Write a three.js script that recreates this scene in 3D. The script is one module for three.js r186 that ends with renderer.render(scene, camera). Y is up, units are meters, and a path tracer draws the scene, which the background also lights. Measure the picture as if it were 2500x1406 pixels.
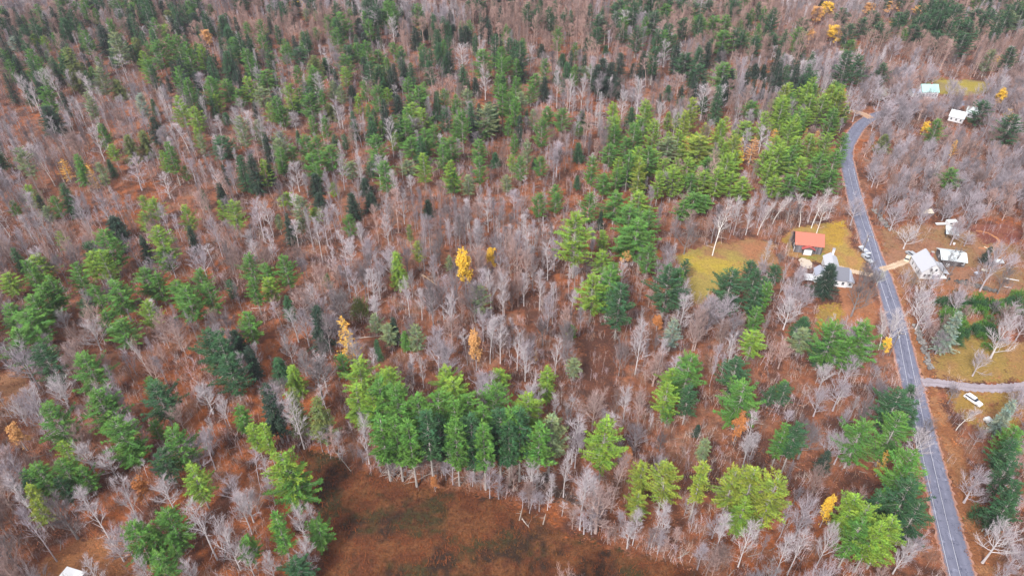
import * as THREE from 'three';
import { mergeGeometries } from 'three/addons/utils/BufferGeometryUtils.js';

// ---------------------------------------------------------------- camera, sky, sun, exposure
const PITCH = THREE.MathUtils.degToRad(37.7), EYE = 160, F = 1700;      // a drone 160 m up, looking down 37.7 degrees
const scene = new THREE.Scene();
const camera = new THREE.PerspectiveCamera(2 * Math.atan(703 / F) * 180 / Math.PI, 1024 / 575, 1, 12000);
camera.position.set(0, EYE, 0);
camera.rotation.set(-PITCH, 0, 0);
scene.add(camera);

const renderer = new THREE.WebGLRenderer({ antialias: true });
renderer.toneMapping = THREE.LinearToneMapping;
renderer.toneMappingExposure = 4.0;
renderer.shadowMap.enabled = true;

{ // an even overcast sky, brighter overhead
  const w = 256, h = 128, d = new Float32Array(w * h * 4);
  for (let j = 0; j < h; j++) for (let i = 0; i < w; i++) {
    const el = ((j + 0.5) / h - 0.5) * Math.PI, az = (i / w) * Math.PI * 2;
    const s = Math.max(0, Math.sin(el)), k = (1 + 2 * s) / 3;
    const c = 1 + 0.05 * Math.sin(az * 3 + el * 5) * Math.cos(el);
    const o = (j * w + i) * 4, L = 0.38 * k * c;
    d[o] = L * 0.985; d[o + 1] = L * 0.995; d[o + 2] = L * 1.04; d[o + 3] = 1;
  }
  const t = new THREE.DataTexture(d, w, h, THREE.RGBAFormat, THREE.FloatType);
  t.mapping = THREE.EquirectangularReflectionMapping; t.magFilter = THREE.LinearFilter; t.needsUpdate = true;
  scene.background = t; scene.environment = t;
}
const sun = new THREE.DirectionalLight(0xfffaf3, 1.5);
sun.position.set(-190, 340, 60); sun.target.position.set(0, 0, -250);
sun.castShadow = true; sun.shadow.radius = 24; sun.shadow.mapSize.set(4096, 4096);
Object.assign(sun.shadow.camera, { left: -500, right: 500, top: 500, bottom: -500, near: 1, far: 1500 });
scene.add(sun, sun.target);
scene.fog = new THREE.FogExp2(new THREE.Color(0.80, 0.82, 1.0), 0.00009);

// ---------------------------------------------------------------- small tools
function rng(seed) { let a = seed >>> 0; return () => { a = (a + 0x6D2B79F5) >>> 0; let t = a; t = Math.imul(t ^ (t >>> 15), t | 1); t ^= t + Math.imul(t ^ (t >>> 7), t | 61); return ((t ^ (t >>> 14)) >>> 0) / 4294967296; }; }
const hash2 = (x, y) => { let h = Math.imul(x, 374761393) + Math.imul(y, 668265263); h = Math.imul(h ^ (h >>> 13), 1274126177); return ((h ^ (h >>> 16)) >>> 0) / 4294967296; };
function vnoise(x, y) { const ix = Math.floor(x), iy = Math.floor(y); let fx = x - ix, fy = y - iy; fx = fx * fx * (3 - 2 * fx); fy = fy * fy * (3 - 2 * fy); const a = hash2(ix, iy), b = hash2(ix + 1, iy), c = hash2(ix, iy + 1), d = hash2(ix + 1, iy + 1); return a + (b - a) * fx + (c - a) * fy + (a - b - c + d) * fx * fy; }
const fbm = (x, y, n = 4) => { let s = 0, a = 0.5, t = 0; for (let i = 0; i < n; i++) { s += a * vnoise(x, y); t += a; a *= 0.5; x = x * 2.03 + 17.1; y = y * 2.03 + 9.7; } return s / t; };
const SP = Math.sin(PITCH), CP = Math.cos(PITCH);
// a photograph pixel (of 2500 x 1406) to the point of the flat valley floor it shows, at height y
function at(px, py, y = 0) { const u = (px - 1250) / F, t = (py - 703) / F, d = (EYE - y) / (SP + t * CP); return { x: u * d, z: -d * (CP - t * SP), d }; }
function toPixel(x, y, z) { const f = -z, r = y - EYE, d = f * CP - r * SP; return { x: 1250 + F * x / d, y: 703 + F * (-r * CP - f * SP) / d, d }; }
const V = (x, y, z) => new THREE.Vector3(x, y, z);

const taken = new Map();
function numbered(n) { const k = taken.get(n) ?? 0; taken.set(n, k + 1); return k ? `${n}_${String(k).padStart(3, '0')}` : n; }
function shade(o) { o.traverse((m) => { if (m.isMesh) { m.castShadow = true; m.receiveShadow = true; } }); return o; }
function put(o, name, { label, category, group, kind } = {}) {
  o.name = numbered(name);
  if (label) o.userData.label = label; if (category) o.userData.category = category;
  if (group) o.userData.group = group; if (kind) o.userData.kind = kind;
  scene.add(o); return o;
}
function thing(name, label, category, x, z, turn = 0, group, y = 0) { const o = new THREE.Group(); o.position.set(x, y, z); o.rotation.y = turn; return put(o, name, { label, category, group }); }
function part(parent, name, geo, mat) { const m = new THREE.Mesh(geo, mat); m.name = name; parent.add(m); return m; }
const mat = (r, g, b, rough = 0.9, o = {}) => new THREE.MeshStandardMaterial({ color: new THREE.Color().setRGB(r, g, b), roughness: rough, ...o });

// triangles with a colour at each corner
class Geo {
  constructor() { this.p = []; this.c = []; }
  tri(a, b, c, k) { this.p.push(a.x, a.y, a.z, b.x, b.y, b.z, c.x, c.y, c.z); for (let i = 0; i < 3; i++) this.c.push(k[0], k[1], k[2]); }
  blade(a, dir, len, w, side, k) { // a long thin twig
    const tip = a.clone().addScaledVector(dir, len);
    this.tri(a.clone().addScaledVector(side, w / 2), a.clone().addScaledVector(side, -w / 2), tip, k);
    return tip;
  }
  leaf(a, dir, len, w, side, up, k) { // a needle spray: a diamond folded along its middle
    const m = a.clone().addScaledVector(dir, len * 0.5), l = m.clone().addScaledVector(side, w / 2), r = m.clone().addScaledVector(side, -w / 2), tip = a.clone().addScaledVector(dir, len);
    l.addScaledVector(up, -w * 0.25); r.addScaledVector(up, -w * 0.25);
    this.tri(a, l, tip, k); this.tri(a, tip, r, k);
  }
  tube(pts, rads, n, kf) {
    const rings = pts.map((p, i) => {
      const d = (pts[Math.min(i + 1, pts.length - 1)].clone().sub(pts[Math.max(i - 1, 0)])).normalize();
      const s = Math.abs(d.y) < 0.9 ? V(0, 1, 0).cross(d).normalize() : V(1, 0, 0).cross(d).normalize(), u = d.clone().cross(s);
      return Array.from({ length: n }, (_, j) => { const a = j / n * Math.PI * 2; return p.clone().addScaledVector(s, Math.cos(a) * rads[i]).addScaledVector(u, Math.sin(a) * rads[i]); });
    });
    for (let i = 0; i + 1 < rings.length; i++) { const k = typeof kf === 'function' ? kf(i) : kf; for (let j = 0; j < n; j++) { const j2 = (j + 1) % n; this.tri(rings[i][j], rings[i + 1][j], rings[i + 1][j2], k); this.tri(rings[i][j], rings[i + 1][j2], rings[i][j2], k); } }
  }
  build() { const g = new THREE.BufferGeometry(); g.setAttribute('position', new THREE.Float32BufferAttribute(this.p, 3)); g.setAttribute('color', new THREE.Float32BufferAttribute(this.c, 3)); g.computeVertexNormals(); return g; }
}
const jit = (r, k, a) => { const f = 1 + (r() - 0.5) * 2 * a; return [k[0] * f, k[1] * f, k[2] * f]; };
const plainColor = (g, c = [1, 1, 1]) => { g = g.index ? g.toNonIndexed() : g; g.deleteAttribute('uv'); const n = g.attributes.position.count, a = new Float32Array(n * 3); for (let i = 0; i < n; i++) a.set(c, i * 3); g.setAttribute('color', new THREE.BufferAttribute(a, 3)); return g; };
// ---------------------------------------------------------------- tree shapes
// conifer: whorls of boughs, each a flat fan of needle sprays. o.form: 0 rounded open pine ... 1 dense cone
function conifer(seed, o) {
  const r = rng(seed), T = new Geo(), C = new Geo(), H = o.H, base = H * (1 - o.ratio), bark = o.bark ?? [0.33, 0.30, 0.29];
  const bend = [(r() - 0.5) * 0.03, (r() - 0.5) * 0.03];
  const axis = (y) => V(bend[0] * y * y / H, y, bend[1] * y * y / H);
  const N = 9, pts = [], rad = [];
  for (let i = 0; i <= N; i++) { const t = i / N; pts.push(axis(H * t * 0.985)); rad.push(o.r0 * (i ? 1 : 1.35) * Math.pow(1 - t, 0.8) + 0.025); }
  T.tube(pts, rad, 6, () => jit(r, bark, 0.2));
  for (let i = 0; i < (o.dead ?? 0); i++) { // bare lower limbs
    const y = base * (0.12 + 0.9 * r()), az = r() * 6.283, L = 1.0 + r() * 2.6, a = axis(y), d = V(Math.cos(az), -0.25 + r() * 0.45, Math.sin(az)).normalize();
    const m = a.clone().addScaledVector(d, L * 0.6), e = m.clone().addScaledVector(d, L * 0.4).add(V(0, -0.15 * L, 0));
    T.tube([a, m, e], [0.05, 0.035, 0.01], 3, jit(r, [0.36, 0.33, 0.31], 0.2));
    for (let k = 0; k < 3; k++) { const q = a.clone().lerp(e, 0.4 + 0.2 * k); T.blade(q, V(d.x + r() - 0.5, r() - 0.6, d.z + r() - 0.5).normalize(), 0.4 + r() * 0.6, 0.03, V(0, 1, 0), jit(r, [0.36, 0.33, 0.31], 0.2)); }
  }
  const lobes = [r() * 6.283, r() * 6.283];
  let y = base;
  while (y < H * 0.975) {
    const t = (y - base) / (H - base);
    let prof = o.form > 0.5 ? Math.pow(1 - t, 0.7) * (t < 0.06 ? 0.75 : 1) + 0.04 : Math.pow(Math.sin(Math.PI * Math.min(1, 0.16 + 0.84 * Math.pow(t, 0.8))), 0.75) * (1 - 0.35 * t) + 0.1;
    const n = Math.max(3, Math.round(o.per * (0.55 + 0.45 * (1 - t)) * (0.8 + 0.4 * r()))), ph = r() * 6.283;
    for (let i = 0; i < n; i++) {
      if (r() < o.gap) continue;
      const az = ph + (i + (r() - 0.5) * 0.7) / n * 6.283;
      let L = o.R * prof * (1 - o.rough + 2 * o.rough * r()) * (1 + 0.18 * Math.cos(az * 2 + lobes[0] + t * 3));
      if (L < 0.35) L = 0.35;
      const a = axis(y + (r() - 0.5) * 0.4), out = V(Math.cos(az), 0, Math.sin(az)), side = V(-Math.sin(az), 0, Math.cos(az));
      const rise = o.rise * (0.4 + r()) + t * o.lift, curl = o.curl * (0.6 + 0.8 * r());
      const pos = (u) => a.clone().addScaledVector(out, L * u).add(V(0, L * (rise * u + curl * u * u), 0)).addScaledVector(side, Math.sin(u * 2 + ph) * 0.06 * L);
      if (L > 1.2) T.tube([a, pos(0.45), pos(0.8)], [0.06, 0.035, 0.015], 3, jit(r, bark, 0.2));
      const tone = 0.66 + 0.62 * r(), yel = (r() - 0.5) * 0.34, col = [tone * (1 + yel), tone, tone * (1 - yel)];
      const step = o.step / L, u0 = o.form > 0.5 ? 0.18 : 0.28;
      for (let u = u0; u <= 1.0; u += step * (0.7 + 0.6 * r())) {
        const p = pos(u), q = pos(Math.min(1, u + 0.1)), fw = q.sub(p).normalize();
        if (fw.lengthSq() < 0.1) fw.copy(out);
        for (const sgn of [-1, 1]) for (let k = 0; k < o.blades; k++) {
          const ang = (0.45 + 0.75 * r()) * sgn, d = fw.clone().multiplyScalar(Math.cos(ang)).addScaledVector(side, Math.sin(ang)).add(V(0, (r() - 0.35) * o.tilt, 0)).normalize();
          const sl = o.spray * (0.6 + 0.7 * r()) * (0.65 + 0.5 * (1 - u)) * Math.min(1, 0.5 + L / 3);
          const sd = V(0, 1, 0).cross(d).normalize(), up = d.clone().cross(sd); if (up.y < 0) up.negate();
          sd.addScaledVector(up, (r() - 0.5) * 0.9).normalize();
          C.leaf(p.clone().add(V(0, (r() - 0.5) * 0.25, 0)), d, sl, sl * o.wide * (0.7 + 0.6 * r()), sd, up, jit(r, col, 0.22));
        }
      }
      const e = pos(0.95); for (let k = 0; k < 3; k++) { const d = out.clone().addScaledVector(side, (r() - 0.5) * 1.2).add(V(0, curl + (r() - 0.3) * 0.7, 0)).normalize(); C.leaf(e, d, o.spray * (0.7 + 0.5 * r()), o.spray * o.wide, side, V(0, 1, 0), jit(r, col, 0.22)); }
    }
    y += o.gapY * (0.75 + 0.5 * r()) * (1 - 0.35 * t);
  }
  for (let k = 0; k < 8; k++) { const a = r() * 6.283, d = V(Math.cos(a) * 0.5, 1, Math.sin(a) * 0.5).normalize(); C.leaf(axis(H * 0.965), d, 0.5 + 0.5 * r(), 0.2, V(-d.z, 0, d.x).normalize(), d, jit(r, [1, 1, 1], 0.2)); }
  return { trunk: T.build(), crown: C.build(), H, R: o.R };
}
// bare hardwood: trunk and limbs, then branchlets and twigs; leaves > 0 hangs leaves on the twigs
function hardwood(seed, o) {
  const r = rng(seed), T = new Geo(), C = new Geo(), H = o.H, bark = o.bark, twig = o.twig;
  const lean = [(r() - 0.5) * o.lean, (r() - 0.5) * o.lean], wig = r() * 6;
  const trunkTop = o.top ?? 0.9;
  const axis = (t) => V(lean[0] * H * t * t + Math.sin(t * 5 + wig) * 0.012 * H * t, H * t * trunkTop, lean[1] * H * t * t + Math.cos(t * 4 + wig) * 0.012 * H * t);
  const pts = [], rad = [];
  for (let i = 0; i <= 8; i++) { const t = i / 8; pts.push(axis(t)); rad.push(o.r0 * (i ? 1 : 1.3) * Math.pow(1 - t, 0.75) + 0.02); }
  T.tube(pts, rad, 6, () => jit(r, bark, o.marks ?? 0.18));
  const ups = V(0, 1, 0);
  const twigs = (p, d, n, L) => {
    for (let k = 0; k < n; k++) {
      const dd = d.clone().add(V((r() - 0.5) * 1.7, (r() - 0.25) * 1.2, (r() - 0.5) * 1.7)).normalize(), s = V(r() - 0.5, r() - 0.5, r() - 0.5).cross(dd).normalize();
      const e = C.blade(p, dd, L * (0.6 + 0.7 * r()), o.tw, s, jit(r, twig, 0.2));
      for (let m = 0; m < 2; m++) { const q = p.clone().lerp(e, 0.3 + 0.5 * r()), d3 = dd.clone().add(V((r() - 0.5) * 1.4, (r() - 0.35), (r() - 0.5) * 1.4)).normalize(); const e3 = C.blade(q, d3, L * 0.55 * (0.6 + 0.6 * r()), o.tw * 0.8, s, jit(r, twig, 0.2)); if (o.leaves && r() < o.leaves) leaf(e3); }
      if (o.leaves && r() < o.leaves) leaf(e);
    }
  };
  const leaf = (e) => { for (let m = 0; m < 3; m++) { const d = V(r() - 0.5, r() - 0.6, r() - 0.5).normalize(), s = V(r() - 0.5, r() - 0.5, r() - 0.5).cross(d).normalize(); (o.leafGeo ?? C).leaf(e, d, 0.4 + 0.3 * r(), 0.36, s, ups, jit(r, o.leafCol ?? [1, 1, 1], 0.3)); } };
  for (let i = 0; i < o.limbs; i++) {
    const f = i / o.limbs, t = o.fork + (0.98 - o.fork) * Math.pow(f, 0.9), az = i * 2.4 + r() * 1.2, a = axis(t);
    const open = (o.open * (1 - 0.6 * f)) * (0.7 + 0.6 * r()), L = o.R / Math.max(0.55, Math.sin(open + 0.25)) * (1 - 0.5 * f) * (0.65 + 0.55 * r());
    const d0 = V(Math.cos(az) * Math.sin(open), Math.cos(open), Math.sin(az) * Math.sin(open));
    const lp = [], lr = [], br = Math.max(0.045, o.r0 * 0.42 * (1 - 0.6 * f)); let p = a.clone(), d = d0.clone();
    for (let k = 0; k <= 4; k++) { lp.push(p.clone()); lr.push(br * (1 - k / 4.6)); p.addScaledVector(d, L / 4); d.add(V((r() - 0.5) * 0.35, 0.12 + (r() - 0.5) * 0.2 - (o.droop ?? 0), (r() - 0.5) * 0.35)).normalize(); }
    T.tube(lp, lr, 4, jit(r, bark, 0.2));
    for (let k = 0; k < o.subs; k++) {
      const u = 0.22 + 0.78 * (k + r() * 0.8) / o.subs, j = Math.min(3, Math.floor(u * 4)), q = lp[j].clone().lerp(lp[j + 1], Math.min(1, u * 4 - j)), ld = lp[j + 1].clone().sub(lp[j]).normalize();
      const sd = ld.clone().add(V((r() - 0.5) * 1.9, (r() - 0.25) * 0.9, (r() - 0.5) * 1.9)).normalize(), SL = L * 0.42 * (1.15 - 0.6 * u) * (0.7 + 0.6 * r());
      const e = q.clone().addScaledVector(sd, SL), m = q.clone().lerp(e, 0.5).add(V((r() - 0.5) * 0.12 * SL, -0.03 * SL, (r() - 0.5) * 0.12 * SL));
      C.tube([q, m, e], [br * 0.45 + 0.015, br * 0.32 + 0.014, 0.015], 3, jit(r, bark, 0.2));
      for (let w = 0; w < 3; w++) twigs(q.clone().lerp(e, 0.35 + 0.32 * w), sd, o.tn, o.tl);
    }
    twigs(lp[4], d, 3, o.tl);
  }
  twigs(axis(1), ups, 6, o.tl);
  for (let i = 0; i < (o.low ?? 0); i++) { const t = o.fork * (0.35 + 0.6 * r()), az = r() * 6.283, a = axis(t), d = V(Math.cos(az), 0.3 * r(), Math.sin(az)).normalize(), L = 1 + r() * 1.6; T.tube([a, a.clone().addScaledVector(d, L)], [0.04, 0.012], 3, jit(r, bark, 0.2)); twigs(a.clone().addScaledVector(d, L * 0.7), d, 2, 0.8); }
  return { trunk: T.build(), crown: C.build(), H, R: o.R };
}
function brushShape(seed, H, n, col, tn) { // thin stems of saplings and undergrowth
  const r = rng(seed), C = new Geo();
  for (let i = 0; i < n; i++) {
    const az = r() * 6.283, q = V(Math.cos(az) * r() * 1.4, 0, Math.sin(az) * r() * 1.4), d = V((r() - 0.5) * 0.5, 1, (r() - 0.5) * 0.5).normalize(), L = H * (0.55 + 0.45 * r()), s = V(r() - 0.5, 0, r() - 0.5).normalize();
    const k = jit(r, col, 0.25), e = C.blade(q, d, L, 0.06, s, k);
    for (let m = 0; m < tn; m++) { const p = q.clone().lerp(e, 0.25 + 0.7 * r()), dd = d.clone().add(V((r() - 0.5) * 1.8, r() * 0.3, (r() - 0.5) * 1.8)).normalize(), e2 = C.blade(p, dd, L * (0.15 + 0.2 * r()), 0.03, V(-dd.z, 0.3, dd.x).normalize(), jit(r, col, 0.25)); C.blade(p.lerp(e2, 0.5), dd.add(V(r() - 0.5, r() - 0.3, r() - 0.5)).normalize(), L * 0.14, 0.024, s, k); }
  }
  return C.build();
}
function bushShape(seed, R, H, n) { // a low evergreen mound
  const r = rng(seed), C = new Geo(), T = new Geo();
  for (let i = 0; i < n; i++) {
    const az = r() * 6.283, el = Math.asin(Math.pow(r(), 0.7)), k = 0.35 + 0.65 * Math.sqrt(r()), lump = 1 + 0.25 * Math.sin(az * 3 + seed) * Math.cos(el * 4);
    const d = V(Math.cos(az) * Math.cos(el), Math.sin(el), Math.sin(az) * Math.cos(el)), p = V(d.x * R * k * lump, 0.08 + d.y * H * k * lump, d.z * R * k * lump);
    d.add(V((r() - 0.5), 0.6 * r(), (r() - 0.5))).normalize(); const s = V(r() - 0.5, r() - 0.5, r() - 0.5).cross(d).normalize();
    C.leaf(p, d, 0.22 + 0.5 * r() * r(), 0.09, s, V(0, 1, 0), jit(r, [1, 1, 1], 0.35));
  }
  for (let i = 0; i < 7; i++) { const az = i * 0.9; T.tube([V(0, 0, 0), V(Math.cos(az) * R * 0.6, H * 0.5, Math.sin(az) * R * 0.6)], [0.06, 0.02], 3, [0.3, 0.24, 0.2]); }
  return { crown: C.build(), trunk: T.build(), R, H };
}
const pineForm = { form: 0, r0: 0.26, per: 6, gap: 0.1, rough: 0.34, rise: 0.10, lift: 0.35, curl: 0.16, step: 0.48, blades: 4, tilt: 1.0, spray: 1.15, wide: 0.24, gapY: 0.95, dead: 26 };
const PINES = [0, 1, 2, 3, 4, 5, 6, 7].map((i) => conifer(100 + i, { ...pineForm, H: 26, R: [3.4, 4.2, 3.0, 4.8, 3.8, 5.4, 2.6, 4.4][i], ratio: [0.68, 0.7, 0.62, 0.74, 0.68, 0.78, 0.6, 0.72][i], rough: 0.34 + 0.025 * i, gap: 0.1 + 0.025 * i }));
const coneForm = { form: 1, r0: 0.26, per: 7, gap: 0.04, rough: 0.2, rise: 0.04, lift: 0.25, curl: -0.14, step: 0.5, blades: 3, tilt: 0.5, spray: 0.95, wide: 0.28, gapY: 0.72, dead: 3 };
const CONES = [0, 1, 2, 3, 4].map((i) => conifer(200 + i, { ...coneForm, H: 20, R: [3.0, 3.6, 2.5, 4.1, 3.2][i], ratio: [0.9, 0.93, 0.88, 0.94, 0.8][i], rough: 0.14 + 0.05 * i }));
const LARCHES = [0, 1].map((i) => conifer(300 + i, { ...coneForm, H: 20, R: 3.0 + i, ratio: 0.86, per: 5, gap: 0.25, rough: 0.4, rise: 0.12, curl: 0, step: 0.4, blades: 2, spray: 0.6, wide: 0.4, tilt: 1.2, gapY: 0.85, dead: 4 }));
const DEADCONE = conifer(320, { ...coneForm, H: 20, R: 2.8, ratio: 0.9, per: 6, gap: 0.15, rough: 0.25, blades: 1, spray: 0.7, wide: 0.12, step: 0.5, gapY: 0.7, curl: -0.05 });
const GREY = [0.43, 0.405, 0.415], TWIG = [0.39, 0.35, 0.372];
const woodForm = { r0: 0.17, fork: 0.34, limbs: 14, subs: 6, open: 0.6, R: 2.6, tn: 3, tl: 1.3, tw: 0.042, lean: 0.07, bark: GREY, twig: TWIG, low: 3 };
const WOODS = Array.from({ length: 12 }, (_, i) => hardwood(400 + i, { ...woodForm, H: 20, R: [2.5, 3.2, 2.1, 3.9, 3.0, 4.6, 2.7, 1.7, 3.6, 5.2, 2.3, 3.3][i], fork: [0.4, 0.32, 0.45, 0.3, 0.36, 0.22, 0.38, 0.52, 0.2, 0.18, 0.6, 0.28][i], open: [0.55, 0.6, 0.45, 0.7, 0.6, 0.85, 0.5, 0.4, 0.65, 0.95, 0.9, 0.5][i], r0: [0.14, 0.17, 0.13, 0.19, 0.16, 0.23, 0.14, 0.1, 0.2, 0.25, 0.11, 0.15][i], limbs: [14, 14, 13, 15, 14, 16, 12, 11, 12, 17, 8, 15][i], subs: [6, 6, 5, 7, 6, 7, 5, 4, 7, 7, 4, 6][i], lean: [0.05, 0.1, 0.05, 0.08, 0.16, 0.1, 0.06, 0.22, 0.1, 0.12, 0.25, 0.08][i], droop: [0, 0, 0, 0.05, 0, 0.08, 0, 0, 0.02, 0.1, 0.06, -0.04][i] }));
const BROADS = [0, 1, 2, 3, 4].map((i) => hardwood(450 + i, { ...woodForm, H: 16, R: [5, 5.8, 4.4, 6.4, 5.2][i], fork: [0.22, 0.3, 0.18, 0.25, 0.38][i], limbs: 18, subs: 8, open: 0.95, tn: 3, tl: 1.2, tw: 0.045, r0: 0.27, top: 0.72, lean: 0.05, low: 0 }));
const BIRCHES = [0, 1].map((i) => hardwood(470 + i, { ...woodForm, H: 19, R: 2.6, fork: 0.45, open: 0.5, r0: 0.12, bark: [0.62, 0.60, 0.58], marks: 0.1, twig: [0.37, 0.32, 0.33], lean: i ? 0.3 : 0.12, droop: 0.06 }));
const leafed = (seed, o) => { const g = new Geo(), t = hardwood(seed, { ...woodForm, H: 14, R: 3.2, fork: 0.3, limbs: 14, subs: 5, open: 0.75, leaves: 0.5, leafGeo: g, ...o }); t.leaves = g.build(); return t; };
const LEAFED = [leafed(480, {}), leafed(481, { R: 4, leaves: 0.7 }), leafed(482, { R: 2.4, H: 16, fork: 0.25, open: 0.5, leaves: 0.6 })];
const BUSHES = [bushShape(1, 1.5, 1.6, 900), bushShape(2, 1.9, 1.3, 1000), bushShape(3, 1.2, 1.9, 800)];
const PINKISH = [0.33, 0.26, 0.255];
const BRUSH = [brushShape(11, 4.2, 6, PINKISH, 6), brushShape(12, 3.0, 7, PINKISH, 5), brushShape(13, 5.6, 5, [0.36, 0.29, 0.28], 8), brushShape(14, 2.0, 8, [0.33, 0.22, 0.18], 4), brushShape(15, 6.5, 4, [0.42, 0.37, 0.38], 11), brushShape(16, 3.6, 9, [0.40, 0.34, 0.34], 8)];

const barkMat = new THREE.MeshStandardMaterial({ color: 0xffffff, vertexColors: true, roughness: 0.95, side: THREE.DoubleSide });
const twigMats = { a: new THREE.Color(1.15, 1.15, 1.17), b: new THREE.Color(0.9, 0.87, 0.93), c: new THREE.Color(0.88, 0.70, 0.63), d: new THREE.Color(0.42, 0.40, 0.40), g: new THREE.Color(0.95, 1.02, 0.88) };
for (const k in twigMats) twigMats[k] = new THREE.MeshStandardMaterial({ color: twigMats[k], vertexColors: true, roughness: 0.95, side: THREE.DoubleSide });
const leafTone = { 1: [0.17, 0.29, 0.028], y: [0.21, 0.275, 0.028], 2: [0.075, 0.195, 0.026], 3: [0.028, 0.095, 0.032], 4: [0.016, 0.043, 0.024], 5: [0.17, 0.225, 0.10], 6: [0.20, 0.26, 0.20], o: [0.125, 0.16, 0.04], L: [0.66, 0.37, 0.06], G: [0.70, 0.44, 0.04], O: [0.44, 0.17, 0.05], K: [0.60, 0.32, 0.12], D: [0.40, 0.385, 0.41] };
const leafMats = {};
for (const k in leafTone) leafMats[k] = new THREE.MeshStandardMaterial({ color: new THREE.Color().setRGB(...leafTone[k]), vertexColors: true, roughness: 0.8, side: THREE.DoubleSide });

// ---------------------------------------------------------------- the valley floor
const MX = 440, MZ0 = 60, MZ1 = 640, MN = 2048;
const forbid = [];                                  // polygons where no forest tree is scattered
const poly = (...q) => q.map(([x, y]) => { const g = at(x, y); return [g.x, -g.z]; });
function inside(P, x, z) { let s = false; for (let i = 0, j = P.length - 1; i < P.length; j = i++) if ((P[i][1] > z) !== (P[j][1] > z) && x < (P[j][0] - P[i][0]) * (z - P[i][1]) / (P[j][1] - P[i][1]) + P[i][0]) s = !s; return s; }
const Z = {
  meadow: poly([728, 1098], [800, 1112], [862, 1142], [960, 1165], [1080, 1180], [1190, 1205], [1300, 1262], [1400, 1305], [1540, 1345], [1680, 1392], [1760, 1425], [1780, 1500], [740, 1500], [775, 1400], [775, 1290], [750, 1190]),
  gully: poly([1420, 840], [1470, 825], [1500, 850], [1512, 940], [1490, 1015], [1435, 1030], [1412, 930]),
  lawn: poly([1640, 622], [1700, 608], [1760, 592], [1830, 585], [1885, 592], [1900, 640], [1850, 668], [1770, 690], [1715, 738], [1690, 745], [1672, 690], [1655, 655]),
  lawnGold: poly([1655, 622], [1760, 628], [1830, 640], [1815, 662], [1740, 680], [1690, 655]),
  lawnLeaves: poly([1786, 592], [1870, 590], [1894, 632], [1830, 632]),
  yard: poly([1920, 575], [1935, 556], [2040, 540], [2070, 555], [2085, 600], [2118, 655], [2112, 672], [2080, 668], [2010, 645], [1930, 625]),
  yardGold: poly([2020, 548], [2062, 538], [2068, 572], [2058, 596], [2012, 600]),
  yardLeft: poly([1908, 582], [1936, 572], [1934, 596], [1912, 594]),
  yardGreen: poly([1950, 628], [2015, 620], [2014, 642], [1985, 636]),
  leafYard: poly([2050, 702], [2100, 688], [2128, 700], [2142, 785], [2122, 802], [2062, 795]),
  goldGrass: poly([2000, 750], [2048, 735], [2062, 775], [2040, 815], [2005, 815], [1992, 790]),
  eastYard: poly([2150, 560], [2300, 540], [2420, 590], [2520, 620], [2520, 740], [2400, 730], [2300, 700], [2200, 700], [2168, 640]),
  eastLeaves: poly([2285, 690], [2400, 712], [2520, 730], [2520, 765], [2400, 745], [2310, 722]),
  redBrush: poly([2365, 552], [2470, 538], [2510, 570], [2460, 600], [2400, 592]),
  eastField: poly([2310, 840], [2380, 780], [2450, 830], [2520, 850], [2520, 930], [2300, 930], [2268, 900]),
  eastGrass: poly([2310, 955], [2520, 952], [2520, 1030], [2470, 1065], [2400, 1060], [2330, 1000]),
  bank: poly([2148, 652], [2180, 662], [2284, 900], [2276, 938], [2335, 1050], [2424, 1300], [2455, 1420], [2392, 1420], [2330, 1200], [2262, 945], [2226, 850]),
  churchLawn: poly([2262, 200], [2300, 192], [2410, 197], [2425, 226], [2360, 234], [2290, 228]),
  glade: poly([-30, 905], [60, 915], [92, 960], [70, 1012], [-30, 1012]),
  leafCorner: poly([165, 1335], [330, 1290], [335, 1430], [60, 1430], [95, 1380]),
  wet: poly([1285, 1152], [1330, 1158], [1378, 1195], [1425, 1228], [1380, 1230], [1318, 1195]),
};
const roadPx = [[2395, 1560], [2349, 1406], [2272, 1113], [2246, 1000], [2203, 838], [2166, 704], [2127, 604], [2094, 503], [2085, 468], [2074, 418], [2067, 385], [2070, 356], [2081, 334], [2096, 312], [2115, 295], [2140, 282], [2175, 273], [2215, 267], [2262, 261], [2340, 253], [2440, 248], [2600, 245]];
// the straight: keep it on the line through its two ends
const curveOf = (px) => new THREE.CatmullRomCurve3(px.map(([x, y]) => { const g = at(x, y); return V(g.x, 0, g.z); }), false, 'centripetal');
const ways = [
  { name: 'road', c: curveOf(roadPx.filter((q, i) => ![3, 4].includes(i))), w: 6.6, label: 'grey asphalt road running through the woods and bending at the far end' },
  { name: 'dirt_road', c: curveOf([[2128, 289], [2112, 279], [2095, 274], [2062, 267], [2010, 262]]), w: 4.6, label: 'pale dirt side road joining the asphalt road at the bend' },
  { name: 'gravel_track', c: curveOf([[2252, 932], [2285, 935], [2330, 940], [2385, 947], [2440, 948], [2560, 938]]), w: 3.6, label: 'grey gravel track leaving the road past the two parked old cars' },
  { name: 'driveway', c: curveOf([[2152, 658], [2178, 651], [2205, 641], [2226, 632]]), w: 2.8, label: 'pale driveway to the white gable house east of the road' },
  { name: 'driveway', c: curveOf([[2134, 672], [2112, 668], [2088, 663], [2060, 655], [2035, 650]]), w: 2.6, label: 'cream driveway from the road to the white farmhouse' },
  { name: 'footpath', c: curveOf([[2385, 563], [2415, 570], [2436, 582], [2440, 597], [2415, 604], [2390, 606]]), w: 1.1, label: 'sandy footpath curving past the red brush behind the sheds' },
];
for (const w of ways) w.pts = w.c.getSpacedPoints(160);
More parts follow.
